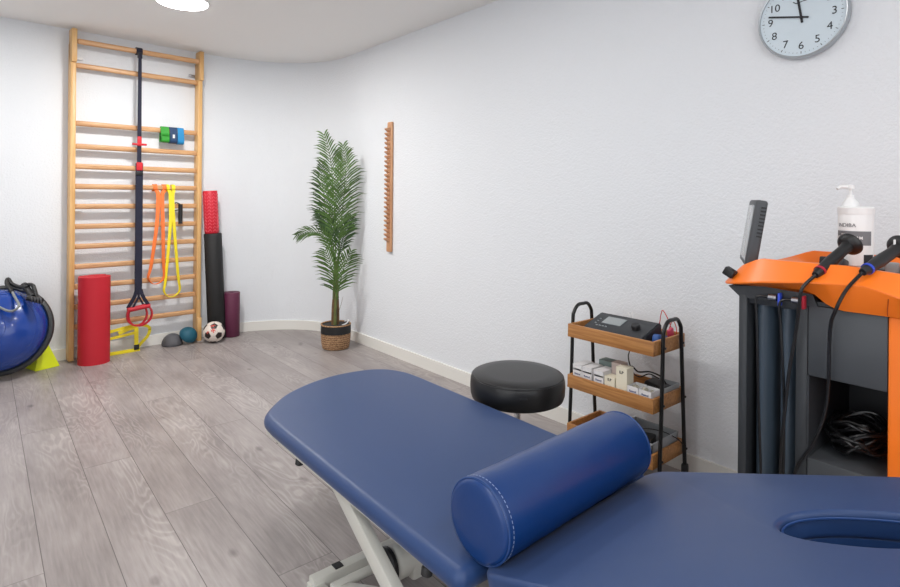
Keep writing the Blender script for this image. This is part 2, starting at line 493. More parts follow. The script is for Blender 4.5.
for (x, y) in [(1.0, 1.9), (-0.6, 0.9), (0.9, -0.4), (-0.6, -1.1)]:
    lamp('ceiling_lamp_glow', x, y, H - 0.02, 0.34, 11)
# added cool fill panels inside the closed side and end walls, no real opening
lamp('added_fill_panel', XL + 0.05, 0.4, 1.4, 2.6, 25, (0, -PI / 2, 0), 'RECTANGLE', 1.8, (0.95, 0.975, 1.0))
lamp('added_fill_panel', 0.2, YF + 0.05, 1.5, 2.6, 26, (PI / 2, 0, 0), 'RECTANGLE', 1.6, (0.95, 0.975, 1.0))

# ------------------------------------------------------------------ treatment table
T = thing('treatment_table', (1.07, 1.3, 0), 'long blue vinyl treatment table on a cream steel frame', 'treatment table')
CX, AX = 1.085, 0.340
ZT = 0.50; HY = 0.828; TH = math.radians(19.7)
pts = [(p.x, p.y) for p in smooth_pts([(x, y, 0) for x, y in [(1.425, 1.80), (1.425, 1.87), (1.42, 1.945), (1.402, 2.01), (1.365, 2.065), (1.30, 2.105), (1.176, 2.126), (1.04, 2.105), (0.903, 2.042), (0.812, 1.960), (0.752, 1.880), (0.739, 1.79)]], 5)]
poly = [(0.731, HY + 0.004), (CX + AX, HY + 0.004)] + pts
b = nb(); prism(b, poly, 0.447, ZT)
b = baked(b, [('BEVEL', dict(width=0.0255, segments=7, limit_method='ANGLE', angle_limit=math.radians(50)))])
obj('leg_cushion', b, M_vinyl, T)
# head cushion authored flat: x across, s along from the hinge; then tilted
HL = 0.80
def rounded(x0, x1, y0, y1, r0, r1, n=8):
    out = []
    for cx, cy, r, a0 in ((x1 - r1, y1 - r1, r1, 0), (x0 + r1, y1 - r1, r1, 90), (x0 + r0, y0 + r0, r0, 180), (x1 - r0, y0 + r0, r0, 270)):
        for i in range(n + 1):
            a = math.radians(a0 + 90 * i / n); out.append((cx + r * math.cos(a), cy + r * math.sin(a)))
    return out
headM = Matrix.Translation((0, HY, ZT)) @ Matrix.Rotation(-TH, 4, 'X') @ Matrix.Scale(-1, 4, (0, 1, 0))
# local: (x, s, h) -> world
def head(x, s_, h): 
    return V((x, HY - s_ * math.cos(TH) - h * 0 + h * math.sin(TH) * 1.0, ZT + s_ * math.sin(TH) + h * math.cos(TH)))
def tohead(bm):
    for v in bm.verts: v.co = head(*v.co)
    return bm
hx, hs, ha, hb = 1.148, 0.585, 0.072, 0.132
def selp(ax_, bx_, n=48, e=2.3):
    o = []
    for i in range(n):
        a = 2 * PI * i / n; c, q = math.cos(a), math.sin(a)
        o.append((hx + ax_ * math.copysign(abs(c) ** (2 / e), c), hs + bx_ * math.copysign(abs(q) ** (2 / e), q)))
    return o
outer = rounded(0.764, 1.425, 0.008, HL, 0.05, 0.16)
cut = nb(); prism(cut, selp(ha, hb), -0.2, 0.2)
cm = bpy.data.meshes.new('cut'); bmesh.ops.recalc_face_normals(cut, faces=cut.faces); cut.to_mesh(cm); cut.free()
co = bpy.data.objects.new('cut', cm); C.objects.link(co)
b = nb(); prism(b, outer, -0.048, 0.0)
b = baked(b, [('BOOLEAN', dict(operation='DIFFERENCE', object=co, solver='EXACT')),
              ('BEVEL', dict(width=0.010, segments=5, limit_method='ANGLE', angle_limit=math.radians(50)))])
bpy.data.objects.remove(co, do_unlink=True)
obj('head_cushion', tohead(b), M_vinyl, T)
b = nb()
tube(b, [(x, q, -0.012) for x, q in selp(ha - 0.004, hb - 0.004)], 0.0022, 6, closed=True)
obj('hole_piping', tohead(b), M_piping, T)
b = nb()
oA, iA = selp(ha + 0.02, hb + 0.02), selp(ha, hb)
oo = [[b.verts.new((x, y, h)) for x, y in P] for P, h in ((oA, -0.047), (oA, -0.115), (iA, -0.105), (iA, -0.047))]
for A, B2 in zip(oo, oo[1:] + oo[:1]):
    if A is oo[1]: continue
    for k in range(len(A)): b.faces.new((A[k], A[(k + 1) % len(A)], B2[(k + 1) % len(A)], B2[k]))
b.faces.new(oo[1]); b.faces.new(oo[2])
obj('face_hole_pad', tohead(b), M_vinyl, T)
# under-frames
b = nb()
for x in (0.768, 1.393):
    bxx(b, x - 0.015, x + 0.015, 0.86, 1.86, 0.438, 0.452, 0.003)
bxx(b, 0.785, 1.385, 1.83, 1.86, 0.438, 0.452, 0.003); bxx(b, 0.785, 1.385, 0.86, 0.89, 0.438, 0.452, 0.003)
bxx(b, 0.785, 1.385, 1.32, 1.35, 0.438, 0.452, 0.003)
obj('upper_frame', b, M_frame, T)
b = nb()
for x in (0.777, 1.393): bxx(b, x - 0.015, x + 0.015, 0.02, 0.70, -0.074, -0.049, 0.003)
bxx(b, 0.762, 1.408, 0.67, 0.70, -0.074, -0.049, 0.003); bxx(b, 0.762, 1.408, 0.02, 0.05, -0.074, -0.049, 0.003)
obj('head_frame', tohead(b), M_frame, T)
def strut(p0, p1, w=0.03, h=0.05):
    p0, p1 = V(p0), V(p1); d = (p1 - p0); L = d.length; q = V((0, 1, 0)).rotation_difference(d.normalized())
    bm = nb(); box(bm, (p0 + p1) / 2, (w, L, h), q.to_matrix(), 0.003); return bm
for x in (0.80, 1.36):
    obj('lift_arm', strut((x, 1.462, 0.436), (x, 0.80, 0.06)), M_frame, T)
for x in (0.835, 1.305):
    obj('lift_arm', strut((x, 0.75, 0.40), (x, 1.50, 0.06)), M_frame, T)
b = nb()
for x in (0.80, 1.34): bxx(b, x - 0.022, x + 0.022, 0.42, 1.60, 0.022, 0.062, 0.004)
bxx(b, 0.785, 1.365, 1.562, 1.60, 0.022, 0.080, 0.005); bxx(b, 0.785, 1.365, 0.42, 0.46, 0.022, 0.080, 0.005)
obj('base_frame', b, M_frame, T)
for x in (0.80, 1.34):
    for y in (0.447, 1.572):
        b = nb(); lathe(b, [(0.024, 0), (0.026, 0.006), (0.022, 0.024), (0.0, 0.024)], (x, y, 0), seg=20); obj('foot', b, M_black, T)
b = nb(); bxx(b, 0.862, 0.890, 1.568, 1.596, 0.079, 0.083); obj('end_plug', b, M_black, T)
b = nb(); cyl(b, (0.80, 1.475, 0.10), (1.34, 1.475, 0.10), 0.014); obj('lift_shaft', b, M_frame, T)
for p in ((0.775, 1.645, 0.428), (0.768, 0.982, 0.430)):
    b = nb(); lathe(b, [(0.0, 0.0), (0.011, 0.0), (0.013, 0.004), (0.013, 0.018), (0.008, 0.022), (0, 0.022)], p, (-0.15, 0, -1), seg=18); obj('adjuster_knob', b, M_black, T)
b = nb(); bxx(b, 0.765, 0.773, 1.796, 1.803, 0.424, 0.438); obj('screw', b, M_black, T)
# motor
b = nb(); cyl(b, (0.93, 1.37, 0.17), (1.26, 1.37, 0.17), 0.05, 0.05); 
b = baked(b, [('BEVEL', dict(width=0.02, segments=4, limit_method='ANGLE'))]); obj('lift_motor', b, M_frame, T)
b = nb(); lathe(b, [(0, 0), (0.035, 0), (0.05, 0.006), (0.052, 0.018), (0.045, 0.028), (0.03, 0.03), (0.0, 0.03)], (0.935, 1.37, 0.17), (-1, 0, 0), seg=28); obj('motor_cap', b, M_black, T)
b = nb(); lathe(b, [(0, 0), (0.02, 0), (0.02, 0.006), (0, 0.006)], (0.904, 1.37, 0.17), (-1, 0, 0), seg=20); obj('motor_hub', b, M_steel, T)
b = nb(); bxx(b, 0.98, 1.2, 1.32, 1.37, 0.12, 0.20, 0.01); cyl(b, (1.07, 1.37, 0.17), (1.07, 0.95, 0.38), 0.017); obj('actuator', b, M_frame, T)

# bolster lying in the fold
BR = 0.085
BY = HY + BR * math.tan(TH / 2) + 0.007
BZ = ZT + BR + 0.001
B = thing('bolster', (1.063, BY, BZ - BR), 'blue cylindrical vinyl bolster cushion lying across the treatment table', 'bolster')
b = nb(); prof = []
x0, x1 = 0.781, 1.345
L = x1 - x0
prof = [(0, -0.004), (BR * 0.5, -0.003), (BR * 0.85, 0.0), (BR * 0.94, 0.003), (BR * 0.985, 0.010), (BR, 0.02)]
prof += [(BR * (1 + 0.012 * math.sin(i * 1.7) * (0.5)), 0.02 + (L - 0.04) * i / 16) for i in range(1, 16)]
prof += [(BR, L - 0.02), (BR * 0.985, L - 0.01), (BR * 0.94, L - 0.003), (BR * 0.85, L), (BR * 0.5, L + 0.003), (0, L + 0.004)]
lathe(b, prof, (x0, BY, BZ), (1, 0, 0), seg=64); obj('bolster_cover', b, M_bolster, B)
for xx in (x0 + 0.009, x1 - 0.009):
    b = nb(); tube(b, [(xx, BY + BR * 0.985 * math.cos(a), BZ + BR * 0.985 * math.sin(a)) for a in [2 * PI * k / 64 for k in range(64)]], 0.0026, 6, closed=True)
    obj('piping', b, M_piping, B)
b = nb()
for k in range(56):
    a = 2 * PI * k / 56
    xx = x0 + 0.020
    p = V((xx, BY + BR * 1.0 * math.cos(a), BZ + BR * 1.0 * math.sin(a)))
    box(b, p, (0.0012, 0.0055, 0.0012), Matrix.Rotation(a + PI / 2, 3, 'X'))
st = obj('stitching', b, M_stitch, B); st['kind'] = 'stuff'

B.rotation_euler = (0, 0, math.radians(2.2))
# ------------------------------------------------------------------ stool
sx, sy, sz = 1.615, 1.505, 0.571
S = thing('swivel_stool', (sx, sy, 0), 'round black leatherette stool beside the treatment table', 'stool')
b = nb()
lathe(b, [(0, -0.100), (0.167, -0.100), (0.178, -0.094), (0.183, -0.078), (0.1845, -0.050), (0.183, -0.024), (0.176, -0.008), (0.160, -0.001), (0.12, 0.001), (0, 0.002)], (sx, sy, sz), seg=64)
obj('seat', b, M_leather, S)
b = nb(); tube(b, [(sx + 0.178 * math.cos(a), sy + 0.178 * math.sin(a), sz - 0.0135) for a in [2 * PI * k / 64 for k in range(64)]], 0.0022, 6, closed=True); obj('seat_piping', b, M_leather, S)
b = nb(); box(b, (sx - 0.117, sy - 0.140, sz - 0.045), (0.028, 0.004, 0.010), Matrix.Rotation(-0.7, 3, 'Z'), 0.001); obj('seat_tag', b, M_black, S)
b = nb(); lathe(b, [(0.013, 0.12), (0.013, 0.458), (0.05, 0.460), (0.05, 0.468), (0, 0.468)], (sx, sy, 0), seg=24); obj('gas_lift', b, M_chrome, S)
b = nb(); lathe(b, [(0.028, 0.085), (0.03, 0.09), (0.024, 0.26), (0.02, 0.27), (0.013, 0.27)], (sx, sy, 0), seg=24); obj('column', b, M_chrome, S)
b = nb()
for k in range(5):
    a = 2 * PI * k / 5 + 0.3; d = V((math.cos(a), math.sin(a), 0))
    tube(b, [V((sx, sy, 0.10)) + d * 0.02, V((sx, sy, 0.095)) + d * 0.12, V((sx, sy, 0.07)) + d * 0.21], [0.02, 0.015, 0.011], 10)
obj('star_base', b, M_chrome, S)
for k in range(5):
    a = 2 * PI * k / 5 + 0.3; p = V((sx + 0.21 * math.cos(a), sy + 0.21 * math.sin(a), 0.025)); d = V((-math.sin(a), math.cos(a), 0))
    b = nb(); cyl(b, p - d * 0.022, p - d * 0.006, 0.025); cyl(b, p + d * 0.006, p + d * 0.022, 0.025); cyl(b, p - d * 0.01, p + d * 0.01, 0.008)
    cyl(b, p, p + V((0, 0, 0.05)), 0.007); obj('caster', b, M_black, S)

# ------------------------------------------------------------------ bamboo trolley
K = thing('serving_trolley', (2.26, 1.44, 0), 'three-tier bamboo trolley with black metal frame against the white wall', 'trolley')
def tray(zb, hh, x0=2.13, x1=2.39, y0=1.225, y1=1.665, th=0.012):
    bm = nb()
    bxx(bm, x0, x1, y0, y1, zb, zb + 0.01)
    bxx(bm, x0, x0 + th, y0, y1, zb, zb + hh, 0.002); bxx(bm, x1 - th, x1, y0, y1, zb, zb + hh, 0.002)
    bxx(bm, x0 + th, x1 - th, y0, y0 + th, zb, zb + hh, 0.002); bxx(bm, x0 + th, x1 - th, y1 - th, y1, zb, zb + hh, 0.002)
    return bm
for zb in (0.600, 0.362, 0.132):
    obj('tray', tray(zb, 0.060), M_bamboo, K)
for Y_, nm in ((1.213, 1), (1.677, -1)):
    P = smooth_pts([(2.162, Y_, 0.075), (2.176, Y_, 0.40), (2.184, Y_, 0.66), (2.192, Y_, 0.705), (2.222, Y_, 0.735), (2.262, Y_, 0.738), (2.298, Y_, 0.735), (2.326, Y_, 0.705), (2.334, Y_, 0.66), (2.352, Y_, 0.40), (2.376, Y_, 0.075)], 6)
    b = nb(); tube(b, P, 0.0085, 12); obj('end_frame', b, M_blackmetal, K)
    for xx, zz in ((2.186, 0.63), (2.178, 0.392), (2.170, 0.162), (2.338, 0.63), (2.356, 0.392), (2.372, 0.162)):
        b = nb(); lathe(b, [(0, 0), (0.005, 0), (0.005, 0.003), (0, 0.0045)], (xx, Y_ - nm * 0.0085, zz), (0, -nm, 0), seg=12); obj('screw', b, M_blackmetal, K)
    for xx in (2.162, 2.376):
        b = nb(); cyl(b, (xx - 0.006, Y_ - 0.010, 0.028), (xx - 0.006, Y_ - 0.002, 0.028), 0.028, seg=24)
        cyl(b, (xx - 0.006, Y_ + 0.002, 0.028), (xx - 0.006, Y_ + 0.010, 0.028), 0.028, seg=24)
        cyl(b, (xx - 0.006, Y_ - 0.011, 0.026), (xx - 0.006, Y_ + 0.011, 0.026), 0.007)
        box(b, (xx, Y_, 0.068), (0.030, 0.026, 0.05), None, 0.008)
        obj('caster', b, M_black, K)
# console on the top tray
E_ = thing('electrotherapy_console', (2.26, 1.44, 0.61), 'black electrotherapy console with grey display on the top tray of the trolley', 'console')
b = nb()
prof2 = [(2.158, 0.611), (2.158, 0.648), (2.170, 0.660), (2.300, 0.703), (2.318, 0.697), (2.322, 0.611)]
ya, yb = 1.295, 1.60
A = [b.verts.new((x, ya, z)) for x, z in prof2]; Bv = [b.verts.new((x, yb, z)) for x, z in prof2]
b.faces.new(A); b.faces.new(Bv)
for i in range(len(prof2)): b.faces.new((A[i], A[(i + 1) % 6], Bv[(i + 1) % 6], Bv[i]))
bmesh.ops.bevel(b, geom=b.edges[:], offset=0.004, segments=2, affect='EDGES')
obj('console_body', b, M_darkgrey, E_)
up = V((0.130, 0, 0.043)).normalized(); nrm = V((-up.z, 0, up.x))
def con(x, y, h=0.0): return V((x, y, 0.660 + (x - 2.170) * 0.043 / 0.130)) + nrm * h
rotc = basis((0, 0, 0), (0, -1, 0), up).to_3x3()
b = nb(); box(b, con(2.243, 1.487, 0.0015), (0.098, 0.062, 0.004), rotc, 0.001); obj('display', b, M_lcd, E_)
b = nb(); lathe(b, [(0.020, 0), (0.020, 0.018), (0.017, 0.022), (0, 0.022)], con(2.222, 1.362, 0.0), nrm, seg=28); obj('dial_knob', b, M_black, E_)
for i in range(4):
    b = nb(); box(b, con(2.190, 1.545 - i * 0.016, 0.0015), (0.009, 0.005, 0.003), rotc); obj('button', b, M_lcd, E_)
for i in range(3):
    b = nb(); box(b, con(2.245 - i * 0.02, 1.562, 0.0015), (0.007, 0.005, 0.003), rotc); obj('button', b, M_lcd, E_)
b = nb(); tube(b, smooth_pts([(2.316, 1.45, 0.66), (2.335, 1.45, 0.70), (2.34, 1.455, 0.722), (2.33, 1.46, 0.70), (2.335, 1.475, 0.715), (2.325, 1.48, 0.67)], 6), 0.0018, 6); obj('plug_lead', b, M_white, E_)
b = nb(); tube(b, smooth_pts([(2.36, 1.40, 0.615), (2.35, 1.33, 0.68), (2.345, 1.315, 0.73), (2.335, 1.30, 0.755), (2.335, 1.275, 0.72), (2.345, 1.262, 0.67), (2.35, 1.26, 0.617)], 6), 0.002, 6)
tube(b, smooth_pts([(2.34, 1.285, 0.615), (2.345, 1.27, 0.69), (2.355, 1.262, 0.712), (2.362, 1.25, 0.68), (2.36, 1.25, 0.617)], 6), 0.002, 6)
single('electrode_leads', b, M_redwire, 'red electrode wires looping up behind the black console', 'wires', origin=(2.35, 1.30, 0.612))
for i, (mm, lab, dx, dz) in enumerate(((M_bluewire, 'blue electrode pad bag beside the console on the trolley', 0, 0.0), (M_pink, 'pink electrode pad standing behind the blue pads on the trolley', 0.03, 0.0))):
    b = nb()
    if i == 0: box(b, (2.245, 1.262, 0.640), (0.085, 0.036, 0.055), Matrix.Rotation(0.2, 3, 'Y'), 0.012, 3)
    else: box(b, (2.338, 1.262, 0.647), (0.04, 0.014, 0.070), Matrix.Rotation(-0.25, 3, 'Y'), 0.005, 2)
    single('electrode_pad', b, mm, lab, 'electrode pad', origin=(2.24 + 0.1 * i, 1.262, 0.612))
# middle tray goods
ZM = 0.373
def carton(name, x0, x1, y0, y1, h, m, label, txt=None, tm=None, open_=True, fill=True, tsize=0.011, tz=0.035, cat='box', slot=False, tilt=0):
    t = thing(name, ((x0 + x1) / 2, (y0 + y1) / 2, ZM), label, cat, 'small cartons on the middle tray')
    bm = nb(); th = 0.0016
    z0 = ZM
    if open_:
        bxx(bm, x0, x1, y0, y1, z0, z0 + 0.002)
        bxx(bm, x0, x0 + th, y0, y1, z0, z0 + h * (0.72 if slot else 1)); bxx(bm, x1 - th, x1, y0, y1, z0, z0 + h)
        bxx(bm, x0, x1, y0, y0 + th, z0, z0 + h); bxx(bm, x0, x1, y1 - th, y1, z0, z0 + h)
    else:
        bxx(bm, x0, x1, y0, y1, z0, z0 + h, 0.001)
    obj('carton_body', bm, m, t, smooth=False)
    if slot:
        bm = nb(); bxx(bm, x0 - 0.0006, x0 + th, y0, y1, z0 + h * 0.80, z0 + h); bxx(bm, x0, x1, y0, y1, z0 + h - th, z0 + h)
        obj('lid', bm, m, t, smooth=False)
    if open_ and fill:
        bm = nb()
        for _ in range(14):
            box(bm, (random.uniform(x0 + .012, x1 - .012), random.uniform(y0 + .012, y1 - .012), z0 + h * random.uniform(0.55, 0.95 if not slot else 0.7)), (0.02, 0.014, 0.012),
                Euler((random.uniform(0, 3), random.uniform(0, 3), random.uniform(0, 3))).to_matrix(), 0.002)
        f = obj('filling', bm, M_paper, t); f['kind'] = 'stuff'
    if txt:
        text('print', txt, tsize, basis((x0 - 0.0005, (y0 + y1) / 2, z0 + tz), (0, -1, 0), (0, 0, 1)), tm, t, 0.0003, bold=0.0003)
    return t
g = 0.0012
carton('glove_box', 2.150, 2.24, 1.596 + g, 1.648, 0.100, M_carton, 'white carton at the left end of the middle tray row', 'Romed', M_navytext, slot=True, tz=0.056)
carton('glove_box', 2.150, 2.24, 1.543, 1.596 - g, 0.098, M_carton, 'white carton with dark slot, second from the left on the middle tray', 'Romed', M_navytext, slot=True, tz=0.056)
carton('glove_box', 2.150, 2.24, 1.478 + g, 1.532, 0.098, M_carton, 'white carton with dark slot beside the small ivory box', 'Romed', M_navytext, slot=True, tz=0.056)
carton('needle_box', 2.150, 2.20, 1.421, 1.474, 0.085, M_cream, 'short ivory carton in front of the pinkish one', 'E.P', M_ink, open_=False, tsize=0.016, tz=0.072)
carton('needle_box', 2.152, 2.205, 1.362, 1.416, 0.140, M_cream, 'tall ivory carton standing highest on the middle tray', 'E.P', M_ink, open_=False, tsize=0.017, tz=0.118)
carton('sample_box', 2.150, 2.22, 1.305 + g, 1.358, 0.072, M_carton, 'open white carton right beside the tall ivory carton', 'Romed', M_navytext, tz=0.052)
carton('sample_box', 2.150, 2.22, 1.245, 1.303, 0.070, M_carton, 'open white carton at the right end of the row', 'Romed', M_navytext, tz=0.052)
carton('storage_box', 2.245, 2.30, 1.50, 1.57, 0.120, M_greenish, 'grey green carton standing behind the white slotted cartons', open_=False)
carton('storage_box', 2.210, 2.26, 1.425, 1.478, 0.135, mat('pinkish_carton', srgb(196, 180, 174), 0.6), 'pale pinkish carton behind the short ivory carton', open_=False)
b = nb()
bxx(b, 2.245, 2.375, 1.24, 1.37, ZM, ZM + 0.004); bxx(b, 2.371, 2.375, 1.24, 1.37, ZM, ZM + 0.066); bxx(b, 2.245, 2.249, 1.24, 1.37, ZM, ZM + 0.03)
bxx(b, 2.249, 2.371, 1.24, 1.244, ZM, ZM + 0.066); bxx(b, 2.249, 2.371, 1.366, 1.37, ZM, ZM + 0.03)
single('plastic_tray', b, M_bin, 'pale grey plastic tray behind the open cartons on the trolley', 'tray', origin=(2.31, 1.305, ZM))
b = nb(); box(b, (2.31, 1.305, ZM + 0.042), (0.085, 0.10, 0.045), Matrix.Rotation(0.2, 3, 'X'), 0.012, 3)
single('power_adapter', b, M_black, 'black power adapter lying in the grey plastic tray', 'adapter', origin=(2.31, 1.305, ZM + 0.01))
b = nb(); tube(b, smooth_pts([(2.33, 1.53, 0.64), (2.40, 1.53, 0.62), (2.402, 1.50, 0.57), (2.34, 1.46, 0.555), (2.27, 1.43, 0.535), (2.24, 1.40, 0.50), (2.235, 1.375, 0.47), (2.25, 1.355, 0.462), (2.28, 1.33, 0.475), (2.31, 1.30, 0.455)], 8), 0.0028, 8)
obj('power_cord', b, M_cable, E_)
b = nb(); tube(b, smooth_pts([(2.235, 1.400, ZM + .07), (2.24, 1.395, 0.50), (2.24, 1.36, 0.485), (2.25, 1.31, 0.495), (2.27, 1.27, 0.48), (2.28, 1.25, 0.45)], 8), 0.0035, 8)
single('spare_cable', b, M_cable, 'thick black cable arched over the cartons on the trolley', 'cord', origin=(2.24, 1.38, ZM + .07))
# bottom tray bin
BN = thing('storage_bin', (2.27, 1.35, 0.143), 'grey plastic bin standing in the bottom tray of the trolley', 'bin')
b = nb(); x0, x1, y0, y1, z0, z1, th = 2.155, 2.365, 1.242, 1.45, 0.143, 0.225, 0.004
bxx(b, x0, x1, y0, y1, z0, z0 + th); bxx(b, x0, x0 + th, y0, y1, z0, z1); bxx(b, x1 - th, x1, y0, y1, z0, z1); bxx(b, x0, x1, y0, y0 + th, z0, z1); bxx(b, x0, x1, y1 - th, y1, z0, z1)
obj('bin_body', b, M_bin, BN)
b = nb(); tube(b, [(x0, y0, z1), (x1, y0, z1), (x1, y1, z1), (x0, y1, z1)], 0.004, 8, closed=True); obj('bin_rim', b, M_bin, BN)
b = nb(); box(b, (2.25, 1.36, 0.175), (0.13, 0.12, 0.05), Matrix.Rotation(0.3, 3, 'Z'), 0.008); 
single('battery_pack', b, M_black, 'black charger block lying inside the grey bin', 'charger', origin=(2.25, 1.36, 0.15))
b = nb(); tube(b, smooth_pts([(2.20, 1.40, 0.215), (2.24, 1.33, 0.243), (2.29, 1.27, 0.236), (2.32, 1.225, 0.215), (2.315, 1.19, 0.20)], 8), 0.002, 8)
single('stylus_probe', b, M_cable, 'thin black probe lead hanging over the grey bin edge', 'probe', origin=(2.24, 1.33, 0.24))

# ------------------------------------------------------------------ wall clock
ck = V((2.5, 0.803, 1.971))
Q = thing('wall_clock', ck, 'round silver wall clock with pale blue dial on the white wall', 'clock')
RC = 0.160
b = nb(); lathe(b, [(0, 0.002), (RC - 0.012, 0.002), (RC, 0.006), (RC + 0.002, 0.018), (RC - 0.001, 0.033), (RC - 0.004, 0.037), (RC - 0.008, 0.036), (RC - 0.010, 0.028)], ck, (-1, 0, 0), seg=80, cap=False); obj('rim', b, M_rim, Q)
b = nb(); lathe(b, [(0, 0.026), (RC - 0.009, 0.026), (RC - 0.009, 0.030), (0, 0.030)], ck, (-1, 0, 0), seg=80); obj('dial', b, M_dial, Q)
def face(r, ang, h):      # angle clockwise from 12 seen from the room
    return V((ck.x - h, ck.y - r * math.sin(ang), ck.z + r * math.cos(ang)))
for n in range(1, 13):
    a = n * PI / 6
    text('numeral', str(n), 0.042, basis(face(0.112, a, 0.0305), (0, -1, 0), (0, 0, 1)), M_ink, Q, 0.0003)
b = nb()
for k in range(60):
    a = k * PI / 30; big_ = k % 5 == 0
    R = Matrix.Rotation(a, 3, 'X')
    box(b, face(0.1385, a, 0.0305), (0.0006, 0.0022 if big_ else 0.001, 0.009 if big_ else 0.004), R)
obj('minute_marks', b, M_ink, Q, smooth=False)
def hand(ang, l0, l1, w, h):
    bm = nb(); R = Matrix.Rotation(ang, 3, 'X')
    box(bm, (face(l1 * 0.98, ang, h) + face(-l0, ang, h)) / 2, (0.0012, w, l1 + l0), R); return bm
obj('hour_hand', hand(math.radians(-9), 0.022, 0.085, 0.0085, 0.033), M_ink, Q)
obj('minute_hand', hand(math.radians(-77.5), 0.026, 0.122, 0.0065, 0.0352), M_ink, Q)
b = nb(); lathe(b, [(0.006, 0.030), (0.006, 0.037), (0, 0.037)], ck, (-1, 0, 0), seg=20); obj('centre_pin', b, M_ink, Q)
b = nb(); tube(b, smooth_pts([face(0.072, -0.42, 0.031), face(0.060, -0.27, 0.031), face(0.062, 0.0, 0.031), face(0.066, 0.25, 0.031), face(0.077, 0.42, 0.031)], 6), 0.0016, 6); obj('emblem', b, M_ink, Q)
b = nb(); lathe(b, [(0, 0.0362), (RC - 0.019, 0.0362), (RC - 0.019, 0.0372), (0, 0.0372)], ck, (-1, 0, 0), seg=80)
gl = bpy.data.materials.new('clear_glass'); gl.use_nodes = True
pb = gl.node_tree.nodes['Principled BSDF']; pb.inputs['Transmission Weight'].default_value = 1; pb.inputs['Roughness'].default_value = 0.0; pb.inputs['IOR'].default_value = 1.02
b.free()

# ------------------------------------------------------------------ finger ladder on the right wall
fy = 3.707
F_ = thing('finger_ladder', (2.5, fy, 0.81), 'notched beech finger ladder fixed upright on the white wall', 'finger ladder')
b = nb(); bxx(b, 2.476, 2.4995, fy - 0.031, fy + 0.031, 0.815, 1.845, 0.008, 3); obj('back_board', b, M_beech, F_)
for i in range(25):
    z = 0.895 + i * 0.0362
    bm = nb()
    pr = [(2.4775, z), (2.4775, z + 0.031), (2.454, z + 0.031), (2.446, z + 0.026), (2.450, z + 0.018)]
    A = [bm.verts.new((x, fy - 0.020, q)) for x, q in pr]; Bv = [bm.verts.new((x, fy + 0.024, q)) for x, q in pr]
    bm.faces.new(A); bm.faces.new(Bv)
    for k in range(5): bm.faces.new((A[k], A[(k + 1) % 5], Bv[(k + 1) % 5], Bv[k]))
    obj('step', bm, M_beech, F_, smooth=False)

# ------------------------------------------------------------------ wall bars
dv = V((1, s, 0)).normalized(); nv = V((s, -1, 0)).normalized()      # along the wall, into the room
def wb(u, d, z): return V((0.5, backY(0.5), 0)) + dv * u + nv * d + V((0, 0, z))
WR = Matrix(((dv.x, -nv.x, 0), (dv.y, -nv.y, 0), (0, 0, 1)))          # local x along wall, y outward from the room
W = thing('wall_bars', wb(0.5, 0.06, 0), 'tall varnished wooden wall bars ladder fixed to the back wall', 'wall bars')
u0, u1 = 0.0195, 0.943
for u in (u0, u1):
    b = nb(); box(b, wb(u, 0.062, 1.195), (0.036, 0.09, 2.385), WR, 0.006)
    box(b, wb(u, 0.083, 2.36), (0.036, 0.105, 0.25), WR, 0.008)
    obj('side_rail', b, M_pine, W)
rz = [0.249 + 0.1515 * i for i in range(8)] + [1.461, 1.612, 1.785, 2.221]
for i, z in enumerate(rz):
    b = nb(); box(b, wb((u0 + u1) / 2, 0.070, z), (u1 - u0 - 0.036, 0.030, 0.040), WR, 0.012, 4); obj('rung', b, M_rung, W)
b = nb(); box(b, wb((u0 + u1) / 2, 0.118, 2.393), (u1 - u0 - 0.036, 0.030, 0.040), WR, 0.012, 4); obj('rung', b, M_rung, W)
for u, z in ((u0 + 0.03, 2.285), (u1 - 0.05, 2.285), (u0 + 0.03, 1.11)):
    b = nb(); box(b, wb(u + 0.015, 0.012, z), (0.06, 0.02, 0.022), WR, 0.004); obj('wall_bracket', b, M_white if u < 0.5 else M_steel, W)
b = nb(); box(b, wb(u1 + 0.002, 0.117, 0.10), (0.034, 0.02, 0.20), WR, 0.004); obj('foot_block', b, M_pine, W)

# suspension trainer
us = 0.455
P_ = lambda du, d, z: wb(us + du, d, z)
X_ = thing('suspension_trainer', P_(0, 0.14, 2.39), 'navy suspension trainer strap with red handles hanging from the top rung', 'suspension trainer')
b = nb(); ribbon(b, [P_(0, 0.118 + 0.024 * math.cos(a), 2.393 + 0.029 * math.sin(a)) for a in [2 * PI * k / 20 for k in range(20)]], dv, 0.045, 0.004, closed=True); obj('anchor_loop', b, M_navy, X_)
b = nb(); box(b, P_(0, 0.148, 2.358), (0.036, 0.012, 0.05), WR, 0.004); obj('buckle', b, M_black, X_)
dd = 0.152
b = nb(); ribbon(b, [P_(0, dd, z) for z in (2.37, 2.30, 1.9, 1.60, 1.30)], dv, lambda t: 0.022 + 0.012 * t, 0.005); obj('upper_strap', b, M_navy, X_)
b = nb(); ribbon(b, [P_(0, dd + 0.006, z) for z in (1.50, 1.42, 1.0, 0.7, 0.49)], dv, lambda t: 0.052, 0.011); obj('lower_strap', b, M_navy, X_)
b = nb(); box(b, P_(0, dd + 0.006, 1.675), (0.030, 0.010, 0.075), WR, 0.003); obj('red_stitch_patch', b, M_redweb, X_)
b = nb(); box(b, P_(0, dd + 0.008, 1.65), (0.105, 0.012, 0.016), WR, 0.004); obj('cross_bar', b, M_redweb, X_)
b = nb(); box(b, P_(0, dd + 0.010, 1.475), (0.044, 0.012, 0.065), WR, 0.003); obj('red_stitch_patch', b, M_redweb, X_)
b = nb(); box(b, P_(0, dd + 0.012, 1.42), (0.050, 0.014, 0.03), WR, 0.003); obj('buckle', b, M_black, X_)
